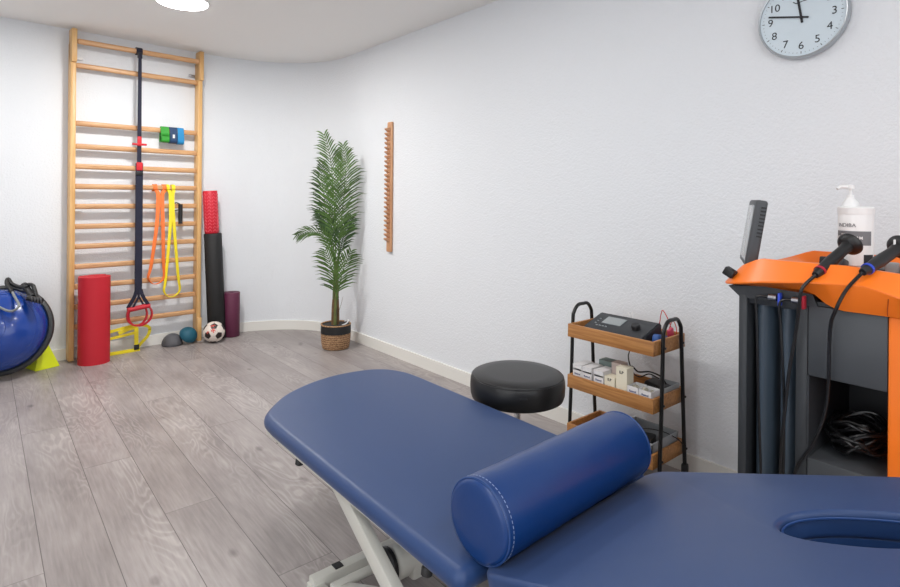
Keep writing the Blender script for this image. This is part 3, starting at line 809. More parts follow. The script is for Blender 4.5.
for k, off in ((-1, 0.0), (1, 0.018)):
    H_ = off
    b = nb()
    ribbon(b, smooth_pts([P_(0.012 * k, dd + 0.008 + H_, 0.50), P_(0.03 * k, dd + 0.01 + H_, 0.44), P_(0.075 * k, dd + 0.01 + H_, 0.36)], 5), dv, 0.026, 0.004)
    ribbon(b, smooth_pts([P_(0.004 * k, dd + 0.008 + H_, 0.50), P_(-0.005 * k, dd + 0.01 + H_, 0.44), P_(-0.045 * k, dd + 0.01 + H_, 0.36)], 5), dv, 0.014, 0.004)
    obj('handle_webbing', b, M_navy, X_)
    hd = nb(); cc = P_(0.004 * k, dd + 0.012 + H_, 0.355)
    cyl(hd, cc - dv * 0.075 + V((0, 0, -0.008)), cc + dv * 0.075 + V((0, 0, 0.008 if k > 0 else 0.012)), 0.016, seg=16); obj('handle_grip', hd, M_handle, X_)
    b = nb()
    w = 0.090 if k > 0 else 0.066
    pts_ = [cc + dv * (w * math.sin(a)) + V((0, 0, -0.055 - 0.085 * math.cos(a))) for a in [(-2.3 + 4.6 * i / 24) for i in range(25)]]
    ribbon(b, pts_, nv, 0.026, 0.010); obj('foot_loop', b, M_handle, X_)

# resistance bands looped on a rung
def band(name, uu, z_top, z_bot, spread_top, spread_bot, width, m, label, skew=0.0, d=0.105):
    t = thing(name, wb(uu, 0.09, z_top), label, 'resistance band', 'resistance bands hanging on the wall bars')
    for sg in (-1, 1):
        b = nb()
        # loop around the rung
        ribbon(b, [wb(uu + sg * spread_top, 0.070 + 0.024 * math.cos(a), z_top + 0.027 * math.sin(a)) for a in [2 * PI * k / 20 for k in range(20)]], dv, width * 1.05, 0.005, closed=True)
        obj('rung_loop', b, m, t)
    P = [wb(uu - spread_top * 0.9, d - 0.004, z_top - 0.02), wb(uu - spread_top * 0.5, d, z_top - 0.07), wb(uu - spread_top * 0.5 + skew * 0.3, d, z_top - 0.3),
         wb(uu - spread_bot * 0.75 + skew * 0.75, d, z_bot + 0.16), wb(uu - spread_bot + skew, d, z_bot + 0.06), wb(uu - spread_bot * 0.6 + skew, d, z_bot + 0.012), wb(uu + skew, d, z_bot), wb(uu + spread_bot * 0.6 + skew, d, z_bot + 0.015),
         wb(uu + spread_bot + skew, d, z_bot + 0.06), wb(uu + spread_bot * 0.8 + skew * 0.75, d, z_bot + 0.18), wb(uu + spread_top * 0.8 + skew * 0.3, d, z_top - 0.3), wb(uu + spread_top * 0.35, d, z_top - 0.07), wb(uu + spread_top * 0.9, d - 0.004, z_top - 0.02)]
    b = nb(); pp = smooth_pts(P, 6)
    def wd(t):
        k = max(0.0, 1 - abs(t - 0.5) / 0.42) ** 0.6
        return (dv * (1 - k * 0.85) + nv * (k * 0.9)).normalized()
    ribbon(b, pp, wd, lambda t: width * (0.55 + 0.45 * min(1, abs(t - 0.5) / 0.4)), 0.005); obj('band_loop', b, m, t)
    return t
band('resistance_band', 0.630, 1.309, 0.522, 0.036, 0.060, 0.030, M_oband, 'orange looped resistance band hanging from a middle rung', -0.028)
band('resistance_band', 0.712, 1.309, 0.405, 0.022, 0.062, 0.026, M_yband, 'yellow looped resistance band hanging beside the orange one', 0.008, 0.118)
# mini bands
for i, (uu, m, lab, wdt) in enumerate(((0.665, M_green, 'green mini band folded over a rung', 0.062), (0.730, M_navyband, 'navy mini band between the green and light blue ones', 0.058), (0.788, M_blueband, 'light blue mini band at the right of the three', 0.050))):
    t = thing('mini_band', wb(uu, 0.09, 1.785), lab, 'mini band', 'mini bands on the upper rung')
    b = nb()
    P = [wb(uu, 0.070 + 0.022, 1.785), wb(uu, 0.070 + 0.014, 1.81), wb(uu, 0.07, 1.815), wb(uu, 0.056, 1.80), wb(uu, 0.050, 1.77), wb(uu, 0.05, 1.70), wb(uu, 0.062, 1.690 - 0.004 * i), wb(uu, 0.085, 1.690 - 0.004 * i), wb(uu, 0.100, 1.70), wb(uu, 0.098, 1.745)]
    ribbon(b, smooth_pts(P, 4, True), dv, wdt, 0.006, closed=True); obj('band_loop', b, m, t)
    if i == 0:
        b = nb(); P2 = [p + nv * 0.008 + dv * -0.006 for p in (wb(uu, 0.092, 1.80), wb(uu, 0.10, 1.775), wb(uu, 0.104, 1.755), wb(uu, 0.096, 1.74))]
        ribbon(b, smooth_pts(P2, 4), dv, wdt * 1.05, 0.006); obj('folded_flap', b, m, t)
    if i == 1:
        b = nb(); box(b, wb(uu, 0.1025, 1.74), (0.016, 0.0016, 0.03), WR); obj('print', b, M_white, t)
# black grip hanging
G_ = thing('strap_handle', wb(0.785, 0.11, 1.09), 'small black foam handle hanging beside the yellow band', 'handle')
b = nb(); cyl(b, wb(0.785, 0.110, 1.01), wb(0.785, 0.110, 1.175), 0.017, seg=20); obj('grip', b, M_black, G_)
b = nb(); tube(b, smooth_pts([wb(0.785, 0.110, 1.172), wb(0.77, 0.098, 1.182), wb(0.76, 0.075, 1.186), wb(0.755, 0.055, 1.165), wb(0.752, 0.05, 1.13), wb(0.75, 0.085, 1.12), wb(0.765, 0.105, 1.125), wb(0.783, 0.108, 1.13)], 5), 0.0045, 8); obj('cord', b, M_cable, G_)

# yellow tape bundle on the floor behind the handles
YT = thing('yellow_strap_hurdle', wb(0.42, 0.12, 0), 'yellow flat strap hurdle folded on the floor behind the red roll', 'training hurdle')
dY = 0.100
def yp(u, z, d=dY): return wb(u, d, z)
b = nb(); ribbon(b, smooth_pts([yp(0.17, 0.165), yp(0.30, 0.185), yp(0.40, 0.200), yp(0.50, 0.200), yp(0.555, 0.17), yp(0.545, 0.11), yp(0.50, 0.06), yp(0.47, 0.028)], 6), V((0, 0, 1)), 0.022, 0.008); obj('outer_loop', b, M_yband, YT)
b = nb(); ribbon(b, smooth_pts([yp(0.17, 0.115, dY + .01), yp(0.33, 0.135, dY + .01), yp(0.46, 0.150, dY + .01)], 6), V((0, 0, 1)), 0.020, 0.008)
ribbon(b, smooth_pts([yp(0.33, 0.160, dY + .01), yp(0.40, 0.185, dY + .01), yp(0.46, 0.190, dY + .01)], 6), V((0, 0, 1)), 0.026, 0.008); obj('middle_strap', b, M_yband, YT)
b = nb(); ribbon(b, [yp(0.17, 0.013, dY + .02), yp(0.48, 0.013, dY + .02)], V((0, 0, 1)), 0.024, 0.012); obj('base_strap', b, M_yband, YT)
b = nb(); ribbon(b, [yp(0.455, 0.19, dY + .016), yp(0.455, 0.01, dY + .022)], dv, 0.030, 0.008); obj('upright_strap', b, M_yband, YT)
b = nb(); box(b, yp(0.455, 0.035, dY + .026), (0.038, 0.016, 0.04), WR, 0.003); obj('clip', b, M_black, YT)

# ------------------------------------------------------------------ items on the floor
# rolled red mat: spiral
cx, cy = 0.668, 4.868; cy -= 0.0
def spiral(cx, cy, r_out, th, turns, z0, z1, a0=0.0, ell=1.0):
    bm = nb(); n = int(turns * 40); ins, outs = [], []
    rings = []
    for i in range(n + 1):
        a = a0 + 2 * PI * i / 40; r = r_out - (th + 0.0035) * i / 40
        ca, sa = math.cos(a), math.sin(a)
        po = (cx + r * ca, cy + r * sa * ell); pi_ = (cx + (r - th) * ca, cy + (r - th) * sa * ell)
        rings.append([bm.verts.new((*po, z0)), bm.verts.new((*po, z1)), bm.verts.new((*pi_, z1)), bm.verts.new((*pi_, z0))])
    for A, B2 in zip(rings[:-1], rings[1:]):
        for k in range(4): bm.faces.new((A[k], A[(k + 1) % 4], B2[(k + 1) % 4], B2[k]))
    bm.faces.new(rings[0]); bm.faces.new(rings[-1])
    return bm
single('rolled_mat', spiral(0.664, 4.885, 0.123, 0.030, 3.3, 0, 0.642, 0.9, 0.90), M_red, 'thick red foam mat rolled up and standing on the floor', 'exercise mat', origin=(0.664, 4.885, 0))

# tall black roll with red ridged roller on top
tb = V((1.598, 5.060, 0)); tt = V((1.560, 5.080, 0.915))
ax_ = (tt - tb).normalized()
b = nb(); rr = 0.073
lathe(b, [(0.03, 0.0), (rr - 0.004, 0.0), (rr, 0.006), (rr, 0.909), (rr - 0.004, 0.915), (0.03, 0.915), (0.03, 0.90), (0, 0.90)], tb + V((0, 0, 0.004)), ax_, seg=48)
single('foam_roller', b, M_blackfoam, 'tall black foam roller leaning beside the wall bars', 'foam roller', 'foam rollers', origin=tb)
rb = tt + ax_ * 0.005 + V((-0.008, 0, 0))
RR = thing('grid_roller', rb, 'red ridged massage roller balanced on the tall black roller', 'foam roller', 'foam rollers')
r2 = 0.058
b = nb(); lathe(b, [(0.035, 0.0), (r2 - 0.003, 0.0), (r2, 0.004), (r2, 0.366), (r2 - 0.003, 0.37), (0.035, 0.37), (0.035, 0.02)], rb, ax_, seg=48); obj('roller_body', b, M_redroll, RR)
b = nb(); q = V((0, 0, 1)).rotation_difference(ax_)
for col in range(9):
    a0 = 2 * PI * col / 9
    for row in range(12):
        z = 0.018 + row * 0.0285
        pts_ = [rb + q @ V(((r2 + 0.0005) * math.cos(a0 + da), (r2 + 0.0005) * math.sin(a0 + da), z + 0.018 - abs(da) * 0.075)) for da in (-0.26, -0.13, 0, 0.13, 0.26)]
        tube(b, pts_, 0.0032, 5)
o = obj('ridges', b, M_redlight, RR); o['kind'] = 'stuff'
b = nb(); lathe(b, [(0.02, 0), (0.068, 0), (0.071, 0.004), (0.071, 0.386), (0.068, 0.39), (0.02, 0.39), (0.02, 0.03)], (1.722, 5.07, 0), seg=40)
single('foam_roller', b, M_purple, 'short plum purple foam roller standing by the baseboard', 'foam roller', 'foam rollers', origin=(1.722, 5.07, 0))

# football
bc = V((1.535, 4.945, 0.0875)); rB = 0.0875
def football():
    bm = nb(); bmesh.ops.create_icosphere(bm, subdivisions=6, radius=rB)
    ph = (1 + 5 ** 0.5) / 2
    ico = [V(v).normalized() for v in [(0, a, b * ph) for a in (-1, 1) for b in (-1, 1)] + [(a, b * ph, 0) for a in (-1, 1) for b in (-1, 1)] + [(b * ph, 0, a) for a in (-1, 1) for b in (-1, 1)]]
    dod = [V((a, b_, c)).normalized() for a in (-1, 1) for b_ in (-1, 1) for c in (-1, 1)] + [V(v).normalized() for v in
           [(0, a / ph, b_ * ph) for a in (-1, 1) for b_ in (-1, 1)] + [(a / ph, b_ * ph, 0) for a in (-1, 1) for b_ in (-1, 1)] + [(b_ * ph, 0, a / ph) for a in (-1, 1) for b_ in (-1, 1)]]
    # make sure the dodecahedron seeds are the icosahedron's face centres
    seeds = []
    import itertools
    for t3 in itertools.combinations(ico, 3):
        if all((p - q_).length < 1.1 for p, q_ in itertools.combinations(t3, 2)): seeds.append(sum(t3, V()).normalized())
    R = Euler((0.5, 0.35, 0.9)).to_matrix()
    ico = [R @ p for p in ico]; seeds = [R @ p for p in seeds]
    for f in bm.faces:
        n = f.calc_center_median().normalized()
        d = sorted([((n - p).length * 1.13, 1) for p in ico] + [((n - p).length, 0) for p in seeds])
        f.material_index = 2 if (d[1][0] - d[0][0] < 0.02) else d[0][1]
    bmesh.ops.translate(bm, vec=bc, verts=bm.verts)
    return bm
FB = thing('football', (bc.x, bc.y, 0), 'small white football with dark patches and red print on the floor', 'ball')
obj('ball_shell', football(), [M_ballw, M_ballb, M_seam], FB)
camdir = (V((0, 0, 1.25)) - bc).normalized()
rgt = V((0, 0, 1)).cross(camdir).normalized(); upb = camdir.cross(rgt)
b = nb()
for (a, e) in ((-0.12, 0.12), (-0.02, 0.2), (0.03, 0.02), (-0.62, -0.05), (-0.2, 0.62), (0.0, 0.66)):
    n = (camdir + rgt * a + upb * e).normalized()
    r_ = V((0, 0, 1)).cross(n).normalized(); u_ = n.cross(r_)
    P = [bc + (n + r_ * (0.10 * math.cos(t)) + u_ * (0.09 * math.sin(t))).normalized() * (rB + 0.0006) for t in [4.6 * k / 12 for k in range(13)]]
    tube(b, P, 0.0035, 6)
obj('red_print', b, M_ballred, FB)

# balance pods
def pod(c, r, h, tiltv, m, label):
    bm = nb(); n = 12
    lathe(bm, [(0, 0), (r * 0.93, 0), (r, 0.008)] + [(r * math.cos(t), 0.008 + h * math.sin(t)) for t in [PI / 2 * k / n for k in range(1, n)]] + [(0, h + 0.008)], c, tiltv, seg=40)
    return single('balance_pod', bm, m, label, 'balance pod', 'balance pods', origin=c)
pod((1.235, 5.06, 0.001), 0.080, 0.088, (0, 0, 1), M_stonegrey, 'grey half-dome balance pod lying flat on the floor')
pod((1.345, 5.03, 0.062), 0.074, 0.070, (0.35, -0.62, 0.72), M_teal, 'teal half-dome balance pod tilted against the grey one')

# half balance ball leaning on the wall
nB = V((-0.28, -0.93, 0.25)).normalized()
cB = V((0.115, 4.905, 0.314))
BB = thing('half_balance_ball', (0.12, 4.93, 0), 'big blue half balance ball with black rim leaning on the wall', 'balance ball')
b = nb(); R0 = 0.305
lathe(b, [(0, -0.035), (R0 * 0.9, -0.035), (R0 * 0.985, -0.025), (R0, -0.005), (R0, 0.012), (R0 * 0.985, 0.026), (R0 * 0.93, 0.034), (R0 * 0.90, 0.030), (R0 * 0.88, 0.018), (0, 0.018)], cB, nB, seg=72); obj('base_platform', b, M_ballrim, BB)
b = nb(); Rd = R0 * 0.895
lathe(b, [(Rd, 0.019)] + [(Rd * math.cos(t) * (1 + 0.04 * math.sin(2 * t)), 0.019 + 0.215 * math.sin(t)) for t in [PI / 2 * k / 24 for k in range(1, 24)]] + [(0, 0.234)], cB, nB, seg=72); obj('dome', b, M_balldome, BB)
qb = V((0, 0, 1)).rotation_difference(nB)
b = nb()
for fr in (0.93, 0.88, 0.82, 0.3, 0.2):
    t = math.acos(fr); tube(b, [cB + qb @ V((Rd * fr * (1 + 0.04 * math.sin(2 * t)) * math.cos(a), Rd * fr * (1 + 0.04 * math.sin(2 * t)) * math.sin(a), 0.0195 + 0.215 * math.sin(t))) for a in [2 * PI * k / 64 for k in range(64)]], 0.0015, 5, closed=True)
obj('moulded_ridges', b, M_balldome, BB)
# tube with handle over it
RT = thing('resistance_tube', (0.19, 4.97, 0.60), 'grey resistance tube with black handle draped over the blue half ball', 'resistance tube')
from mathutils import geometry
def pxd(x, y, t):
    TH_ = math.radians(40); a = x - 450; c = y - 197.5; ro = math.radians(0.5)
    u = a * math.cos(ro) + c * math.sin(ro); v = -a * math.sin(ro) + c * math.cos(ro); k = u / 560
    return V(((math.sin(TH_) + k * math.cos(TH_)) * t, (math.cos(TH_) - k * math.sin(TH_)) * t, 1.25 - v / 560 * t))
b = nb(); tube(b, smooth_pts([pxd(10, 288, 3.84), pxd(16, 299, 3.74), pxd(19, 306, 3.70), pxd(12, 311, 3.68), pxd(3, 309, 3.68), pxd(-5, 303, 3.70), pxd(-8, 293, 3.76), pxd(-2, 288, 3.83)], 8), 0.008, 10); obj('tubing', b, M_greycable, RT)
b = nb(); tube(b, smooth_pts([pxd(12, 292, 3.80), pxd(7, 284, 3.84), pxd(8, 279, 3.87), pxd(12, 284, 3.86), pxd(20, 287, 3.84), pxd(28, 287, 3.83)], 6), 0.013, 10); obj('door_strap', b, M_black, RT)
b = nb(); cyl(b, pxd(24, 285, 3.86), pxd(33, 297, 3.80), 0.022, seg=16); cyl(b, pxd(28, 298, 3.78), pxd(42, 301, 3.78), 0.019, seg=16)
tube(b, smooth_pts([pxd(24, 285, 3.86), pxd(32, 285, 3.85), pxd(35, 291, 3.83), pxd(37, 298, 3.80), pxd(42, 301, 3.78)], 6), 0.013, 8); obj('handle', b, M_black, RT)
for k in range(4):
    b = nb(); p = pxd(31 + 3 * k, 299.5 + 0.6 * k, 3.765); tube(b, [p + V((0, 0, 0.019 * math.cos(a))) + V((0.004, -0.019 * math.sin(a), 0)) for a in [2 * PI * j / 16 for j in range(16)]], 0.003, 6, closed=True); obj('grip_ring', b, M_stonegrey, RT)

# lime marker cone (square based)
CN = V((0.352, 4.985, 0))
b = nb()
rot_ = Matrix.Rotation(0.35, 4, 'Z')
def ring(h, w): return [b.verts.new(CN + (rot_ @ V((x * w, y * w, h)))) for x, y in ((-1, -1), (1, -1), (1, 1), (-1, 1))]
R1 = ring(0, 0.078); R2 = ring(0.012, 0.076); R3 = ring(0.165, 0.026); R4 = ring(0.165, 0.018); R5 = ring(0.02, 0.06)
for A, B2 in ((R1, R2), (R2, R3), (R3, R4), (R4, R5)):
    for k in range(4): b.faces.new((A[k], A[(k + 1) % 4], B2[(k + 1) % 4], B2[k]))
b.faces.new(R5); b.faces.new(R1)
bmesh.ops.bevel(b, geom=[e for e in b.edges], offset=0.002, segments=2, affect='EDGES')
single('marker_cone', b, M_cone, 'lime yellow square marker cone tucked behind the blue half ball', 'marker cone', origin=CN)

# ------------------------------------------------------------------ palm
pc = V((2.262, 4.150, 0))
PT = thing('plant_pot', pc, 'woven seagrass plant basket with black band in the room corner', 'plant basket')
b = nb(); lathe(b, [(0, 0), (0.098, 0), (0.110, 0.008), (0.118, 0.06), (0.121, 0.115)], pc, seg=56)
lathe(b, [(0.121, 0.115), (0.113, 0.118), (0.105, 0.15), (0.0, 0.15)], pc, seg=56)
b2 = nb(); lathe(b2, [(0, 0.0), (0.098, 0.0), (0.108, 0.006), (0.116, 0.04), (0.1205, 0.09), (0.1215, 0.128), (0.112, 0.128), (0.108, 0.06), (0, 0.06)], pc, seg=56); b.free()
obj('basket_body', b2, M_basket, PT)
b = nb(); lathe(b, [(0.1135, 0.128), (0.1222, 0.128), (0.1225, 0.160), (0.1215, 0.192), (0.1135, 0.192)], pc, seg=56); obj('black_band', b, M_blackfoam, PT)
b = nb(); tube(b, [(pc.x + 0.1175 * math.cos(a), pc.y + 0.1175 * math.sin(a), 0.197) for a in [2 * PI * k / 56 for k in range(56)]], 0.0065, 8, closed=True); obj('basket_rim', b, M_basket, PT)
b = nb(); tube(b, smooth_pts([(pc.x + 0.03, pc.y - 0.05, 0.19), (pc.x + 0.07, pc.y - 0.05, 0.20), (pc.x + 0.105, pc.y - 0.02, 0.215), (pc.x + 0.10, pc.y + 0.03, 0.20)], 5), 0.006, 8); obj('basket_handle', b, M_white, PT)

PM = thing('areca_palm', pc + V((0, 0, 0.06)), 'tall green areca palm growing out of the woven basket', 'plant')
b = nb(); lathe(b, [(0, 0.062), (0.105, 0.062), (0.108, 0.165), (0.05, 0.172), (0, 0.170)], pc, seg=32); obj('soil', b, M_soil, PM)
view = V((pc.x, pc.y, 0)).normalized(); side = V((view.y, -view.x, 0))     # side: to the right as seen from the camera spot
def pl(a, z, dpt=0.0): return pc + side * a + view * dpt + V((0, 0, z))
for a0, a1, d0 in ((-0.022, -0.018, 0.0), (0.012, 0.010, 0.012), (-0.006, 0.0, -0.02)):
    b = nb(); tube(b, smooth_pts([pl(a0, 0.15, d0), pl(a0 * 0.9, 0.32, d0), pl(a1, 0.50, d0), pl(a1 * 0.6, 0.72, d0)], 6), lambda t: 0.015 - 0.008 * t, 10); obj('stem', b, M_stem, PM)
for a0, d0 in ((-0.022, 0.0), (0.012, 0.012)):
    b = nb(); tube(b, smooth_pts([pl(a0, 0.15, d0), pl(a0, 0.30, d0), pl(a0 * 0.9, 0.40, d0)], 6), lambda t: 0.018 - 0.006 * t, 10)
    ribbon(b, smooth_pts([pl(a0 + 0.012, 0.30, d0), pl(a0 + 0.03, 0.36, d0), pl(a0 + 0.045, 0.42, d0)], 4), view, lambda t: 0.02 * (1 - t) + 0.003, 0.002)
    obj('sheath', b, M_trunk, PM)
def frond(pts_, length, n, m, spread=1.0, start=0.12, wid=0.013):
    """rachis through pts_; leaflets on both sides"""
    P = smooth_pts(pts_, 12); N = len(P)
    bm = nb(); tube(bm, P, lambda t: 0.0055 * (1 - t) + 0.0015, 6)
    cum = [0]
    for a, c in zip(P[:-1], P[1:]): cum.append(cum[-1] + (c - a).length)
    for i in range(n):
        tq = start + (1 - start) * (i + 0.5) / n; target = tq * cum[-1]
        k = max(j for j in range(N) if cum[j] <= target); k = min(k, N - 2)
        fr = (target - cum[k]) / max(1e-6, cum[k + 1] - cum[k]); p = P[k].lerp(P[k + 1], fr); tg = (P[k + 1] - P[k]).normalized()
        sd = tg.cross(view); sd = sd.normalized() if sd.length > 0.05 else V((0, 0, 1))
        env = math.sin(PI * min(1, (tq - start) / (1 - start) * 0.80 + 0.20)) ** 0.6
        env = max(env, 0.33)
        for sg in (-1, 1):
            ln = length * env * random.uniform(0.85, 1.12)
            twist = random.uniform(-0.28, 0.28)
            d = (tg * (0.85 + 0.5 * tq) + sd * sg * spread * random.uniform(0.9, 1.15) + view * (twist - 0.12)).normalized()
            droop = V((0, 0, -1)) * ln * 0.24
            q0, q1, q2, q3 = p, p + d * ln * 0.35 + V((0, 0, 0.02 * ln)), p + d * ln * 0.72 + droop * 0.25, p + d * ln + droop
            wv = d.cross(view).normalized() * wid / 2
            wv = (wv + view * random.uniform(-0.4, 0.4) * wid / 2)
            vs = []
            for qq, ww in ((q0, 0.45), (q1, 1.0), (q2, 0.75)):
                vs.append((bm.verts.new(qq - wv * ww), bm.verts.new(qq + view * 0.0012), bm.verts.new(qq + wv * ww)))
            tip = bm.verts.new(q3)
            for (a, mm, c), (a2, m2, c2) in zip(vs[:-1], vs[1:]):
                bm.faces.new((a, mm, m2, a2)); bm.faces.new((mm, c, c2, m2))
            bm.faces.new((vs[-1][0], vs[-1][1], tip)); bm.faces.new((vs[-1][1], vs[-1][2], tip))
    return obj('frond', bm, m, PM, angle=80)
frond([pl(-0.01, 0.62, 0.0), pl(-0.01, 0.95, 0.0), pl(-0.03, 1.30, -0.02), pl(-0.06, 1.58, -0.03), pl(-0.11, 1.76, -0.04)], 0.25, 36, M_leaf, 1.0, 0.20)
frond([pl(0.005, 0.60, 0.02), pl(0.03, 0.95, 0.03), pl(0.055, 1.25, 0.03), pl(0.065, 1.48, 0.02), pl(0.045, 1.68, 0.0)], 0.25, 34, M_leaf, 1.0, 0.28)
frond([pl(0.0, 0.58, -0.02), pl(-0.05, 0.90, 0.04), pl(-0.085, 1.12, 0.05), pl(-0.12, 1.34, 0.06), pl(-0.13, 1.52, 0.06)], 0.20, 28, M_leaf2, 1.05, 0.34)
frond([pl(0.005, 0.55, -0.01), pl(-0.03, 0.76, -0.03), pl(-0.10, 0.92, -0.05), pl(-0.20, 0.96, -0.07), pl(-0.32, 0.935, -0.08)], 0.14, 20, M_leaf, 0.75, 0.40, 0.010)
frond([pl(0.01, 0.40, -0.02), pl(-0.01, 0.53, -0.05), pl(-0.04, 0.68, -0.08), pl(-0.09, 0.82, -0.10)], 0.22, 16, M_leaf, 1.0, 0.12)
frond([pl(0.005, 0.40, 0.02), pl(0.03, 0.53, 0.02), pl(0.06, 0.66, 0.01), pl(0.12, 0.80, 0.0)], 0.20, 16, M_leaf, 1.0, 0.12)
frond([pl(0.005, 0.56, 0.0), pl(0.03, 0.80, 0.03), pl(0.07, 0.96, 0.04), pl(0.12, 1.08, 0.04)], 0.17, 18, M_leaf2, 0.9, 0.4)
frond([pl(-0.005, 0.60, 0.0), pl(-0.03, 0.86, 0.0), pl(-0.08, 1.02, 0.01), pl(-0.16, 1.12, 0.02)], 0.15, 18, M_leaf2, 0.85, 0.4)

# ------------------------------------------------------------------ radiofrequency machine
MC = thing('therapy_machine', (1.90, 0.40, 0), 'tall grey and orange therapy machine on the right against the wall', 'therapy machine')
MX = 1.672
Y1 = 0.700
# main column behind the holsters (with a recess)
b = nb()
bxx(b, MX + 0.085, 2.12, 0.545, Y1, 0.06, 0.965, 0.006)
bxx(b, MX, MX + 0.09, Y1 - 0.026, Y1, 0.06, 0.985, 0.008)
obj('side_housing', b, M_darkgrey, MC)
b = nb(); bxx(b, MX + 0.004, MX + 0.09, 0.523, 0.552, 0.06, 0.985, 0.004); obj('divider', b, M_darkgrey, MC)
# two smoked holster tubes
for yc in (0.643, 0.580):
    b = nb(); n = 20
    prof3 = []
    for i in range(n + 1):
        a = PI * i / n
        prof3.append((MX + 0.078 - 0.058 * math.sin(a), yc + 0.026 * math.cos(a)))
    prof3.append((MX + 0.088, yc - 0.026)); prof3.append((MX + 0.088, yc + 0.026))
    prism(b, prof3, 0.08, 0.955); obj('holster_tube', b, M_tube, MC)
b = nb(); bxx(b, MX + 0.012, MX + 0.09, 0.536, Y1 - 0.02, 0.955, 1.0, 0.004); obj('holster_head', b, M_darkgrey, MC)
# cabinet with open shelf
b = nb()
bxx(b, MX, 2.12, 0.352, 0.522, 0.790, 0.975, 0.004)                    # upper fascia block
bxx(b, MX, 2.12, 0.352, 0.522, 0.06, 0.575, 0.004)                     # lower block
obj('cabinet_body', b, M_grey, MC)
b = nb(); bxx(b, 2.02, 2.12, 0.352, 0.533, 0.575, 0.79); bxx(b, MX + 0.002, 2.02, 0.519, 0.523, 0.575, 0.79); obj('shelf_back', b, M_darkgrey, MC)
b = nb(); bxx(b, MX - 0.004, 2.12, 0.10, 0.352, 0.06, 0.975, 0.008); obj('orange_side_panel', b, M_orange, MC)
# orange top shell: rings following the outline, lofted upward
def outline(x0, x1, y0, y1, nose):
    """closed outline: front long edge at x0 (towards the room), nose at +y"""
    return [(x0, y0), (x0, 0.36), (x0, 0.48), (x0 + 0.002, 0.60), (x0 + 0.02 * nose, y1 - 0.04), (x0 + 0.06 * nose + 0.02, y1 - 0.005), ((x0 + x1) / 2, y1), (x1 - 0.06, y1 - 0.005), (x1, y1 - 0.06), (x1, 0.48), (x1, y0)]
b = nb()
def zl(y, front, a):       # height of a level along y
    return a(y)
lv = []
zskirt = lambda y: 0.972 + (0.0 if y < 0.46 else min(1, (y - 0.46) / 0.075) ** 1.0 * 0.022 + max(0, y - 0.535) * 0.08)
def zsk(y): return interp(y, [(0.10, 0.966), (0.35, 0.974), (0.45, 0.973), (0.475, 0.982), (0.505, 1.006), (0.525, 1.014), (0.59, 1.014), (0.69, 1.004), (0.73, 0.999)])
def interp(y, P):
    if y <= P[0][0]: return P[0][1]
    for (a, za), (c, zc) in zip(P[:-1], P[1:]):
        if y <= c: return za + (zc - za) * (y - a) / (c - a)
    return P[-1][1]
def zcr(y): return interp(y, [(0.10, 0.99), (0.32, 1.022), (0.345, 1.030), (0.394, 1.041), (0.515, 1.037), (0.634, 1.023), (0.73, 1.006)])
def zrim(y): 
    if y < 0.43: return 1.056 + (y - 0.10) / 0.33 * 0.030
    if y < 0.645: return 1.086
    return 1.086 - (y - 0.645) * 0.46
levels = [(1.664, 2.10, Y1 + 0.000, zsk), (1.634, 2.118, 0.752, zcr), (1.634, 2.118, 0.754, lambda y: zcr(y) + 0.004), (1.672, 2.10, 0.726, zrim), (1.688, 2.085, 0.700, zrim), (1.71, 2.07, 0.672, lambda y: min(zrim(y) - 0.004, 1.052))]
rings = []
NS = 12
for x0, x1, y1, zf in levels:
    o_ = outline(x0, x1, 0.10, y1, 1.0)
    pts3 = smooth_pts([(x, y, 0) for x, y in o_], 5)
    rings.append([b.verts.new((p.x, p.y, zf(p.y))) for p in pts3])
for A, B2 in zip(rings[:-1], rings[1:]):
    for k in range(len(A) - 1): b.faces.new((A[k], A[k + 1], B2[k + 1], B2[k]))
    b.faces.new((A[-1], A[0], B2[0], B2[-1]))
b.faces.new(rings[0]); b.faces.new(rings[-1])
obj('orange_top_shell', b, M_orange, MC, angle=28)
b = nb(); bxx(b, MX + 0.01, 2.10, 0.10, 0.53, 0.955, 0.985); wp = [(0.50, 0.972), (Y1 - 0.006, 0.972), (0.728, 1.001), (0.62, 1.012), (0.515, 1.010)]
A = [b.verts.new((MX + 0.001, y, z)) for y, z in wp]; B2 = [b.verts.new((2.09, y, z)) for y, z in wp]
b.faces.new(A); b.faces.new(B2)
for k in range(5): b.faces.new((A[k], A[(k + 1) % 5], B2[(k + 1) % 5], B2[k]))
obj('shell_underside', b, M_darkgrey, MC)
# seam of the orange side part
b = nb(); tube(b, smooth_pts([(1.640, 0.345, 1.020), (1.646, 0.347, 1.008), (1.655, 0.350, 0.990), (1.663, 0.351, 0.976)], 6), 0.0012, 5); obj('shell_seam', b, mat('dark_orange_seam', srgb(170, 74, 14), 0.5), MC)
# rear panel and control strip in the basin
b = nb(); bxx(b, 1.90, 2.04, 0.30, 0.56, 1.046, 1.062, 0.004); obj('control_deck', b, M_black, MC)
b = nb(); box(b, (1.87, 0.52, 1.072), (0.05, 0.06, 0.028), Matrix.Rotation(0.25, 3, 'Y'), 0.004); obj('status_display', b, M_darkgrey, MC)
b = nb(); bxx(b, 1.862, 1.90, 0.375, 0.40, 1.05, 1.085, 0.004); bxx(b, 1.88, 2.0, 0.25, 0.33, 1.05, 1.078, 0.01); obj('applicator_cradle', b, M_greycable, MC)
b = nb(); box(b, (1.668, 0.722, 1.040), (0.024, 0.030, 0.024), Matrix.Rotation(0.5, 3, 'X'), 0.003); cyl(b, (1.668, 0.720, 1.038), (1.695, 0.700, 1.034), 0.007, seg=10); obj('side_knob', b, M_black, MC)
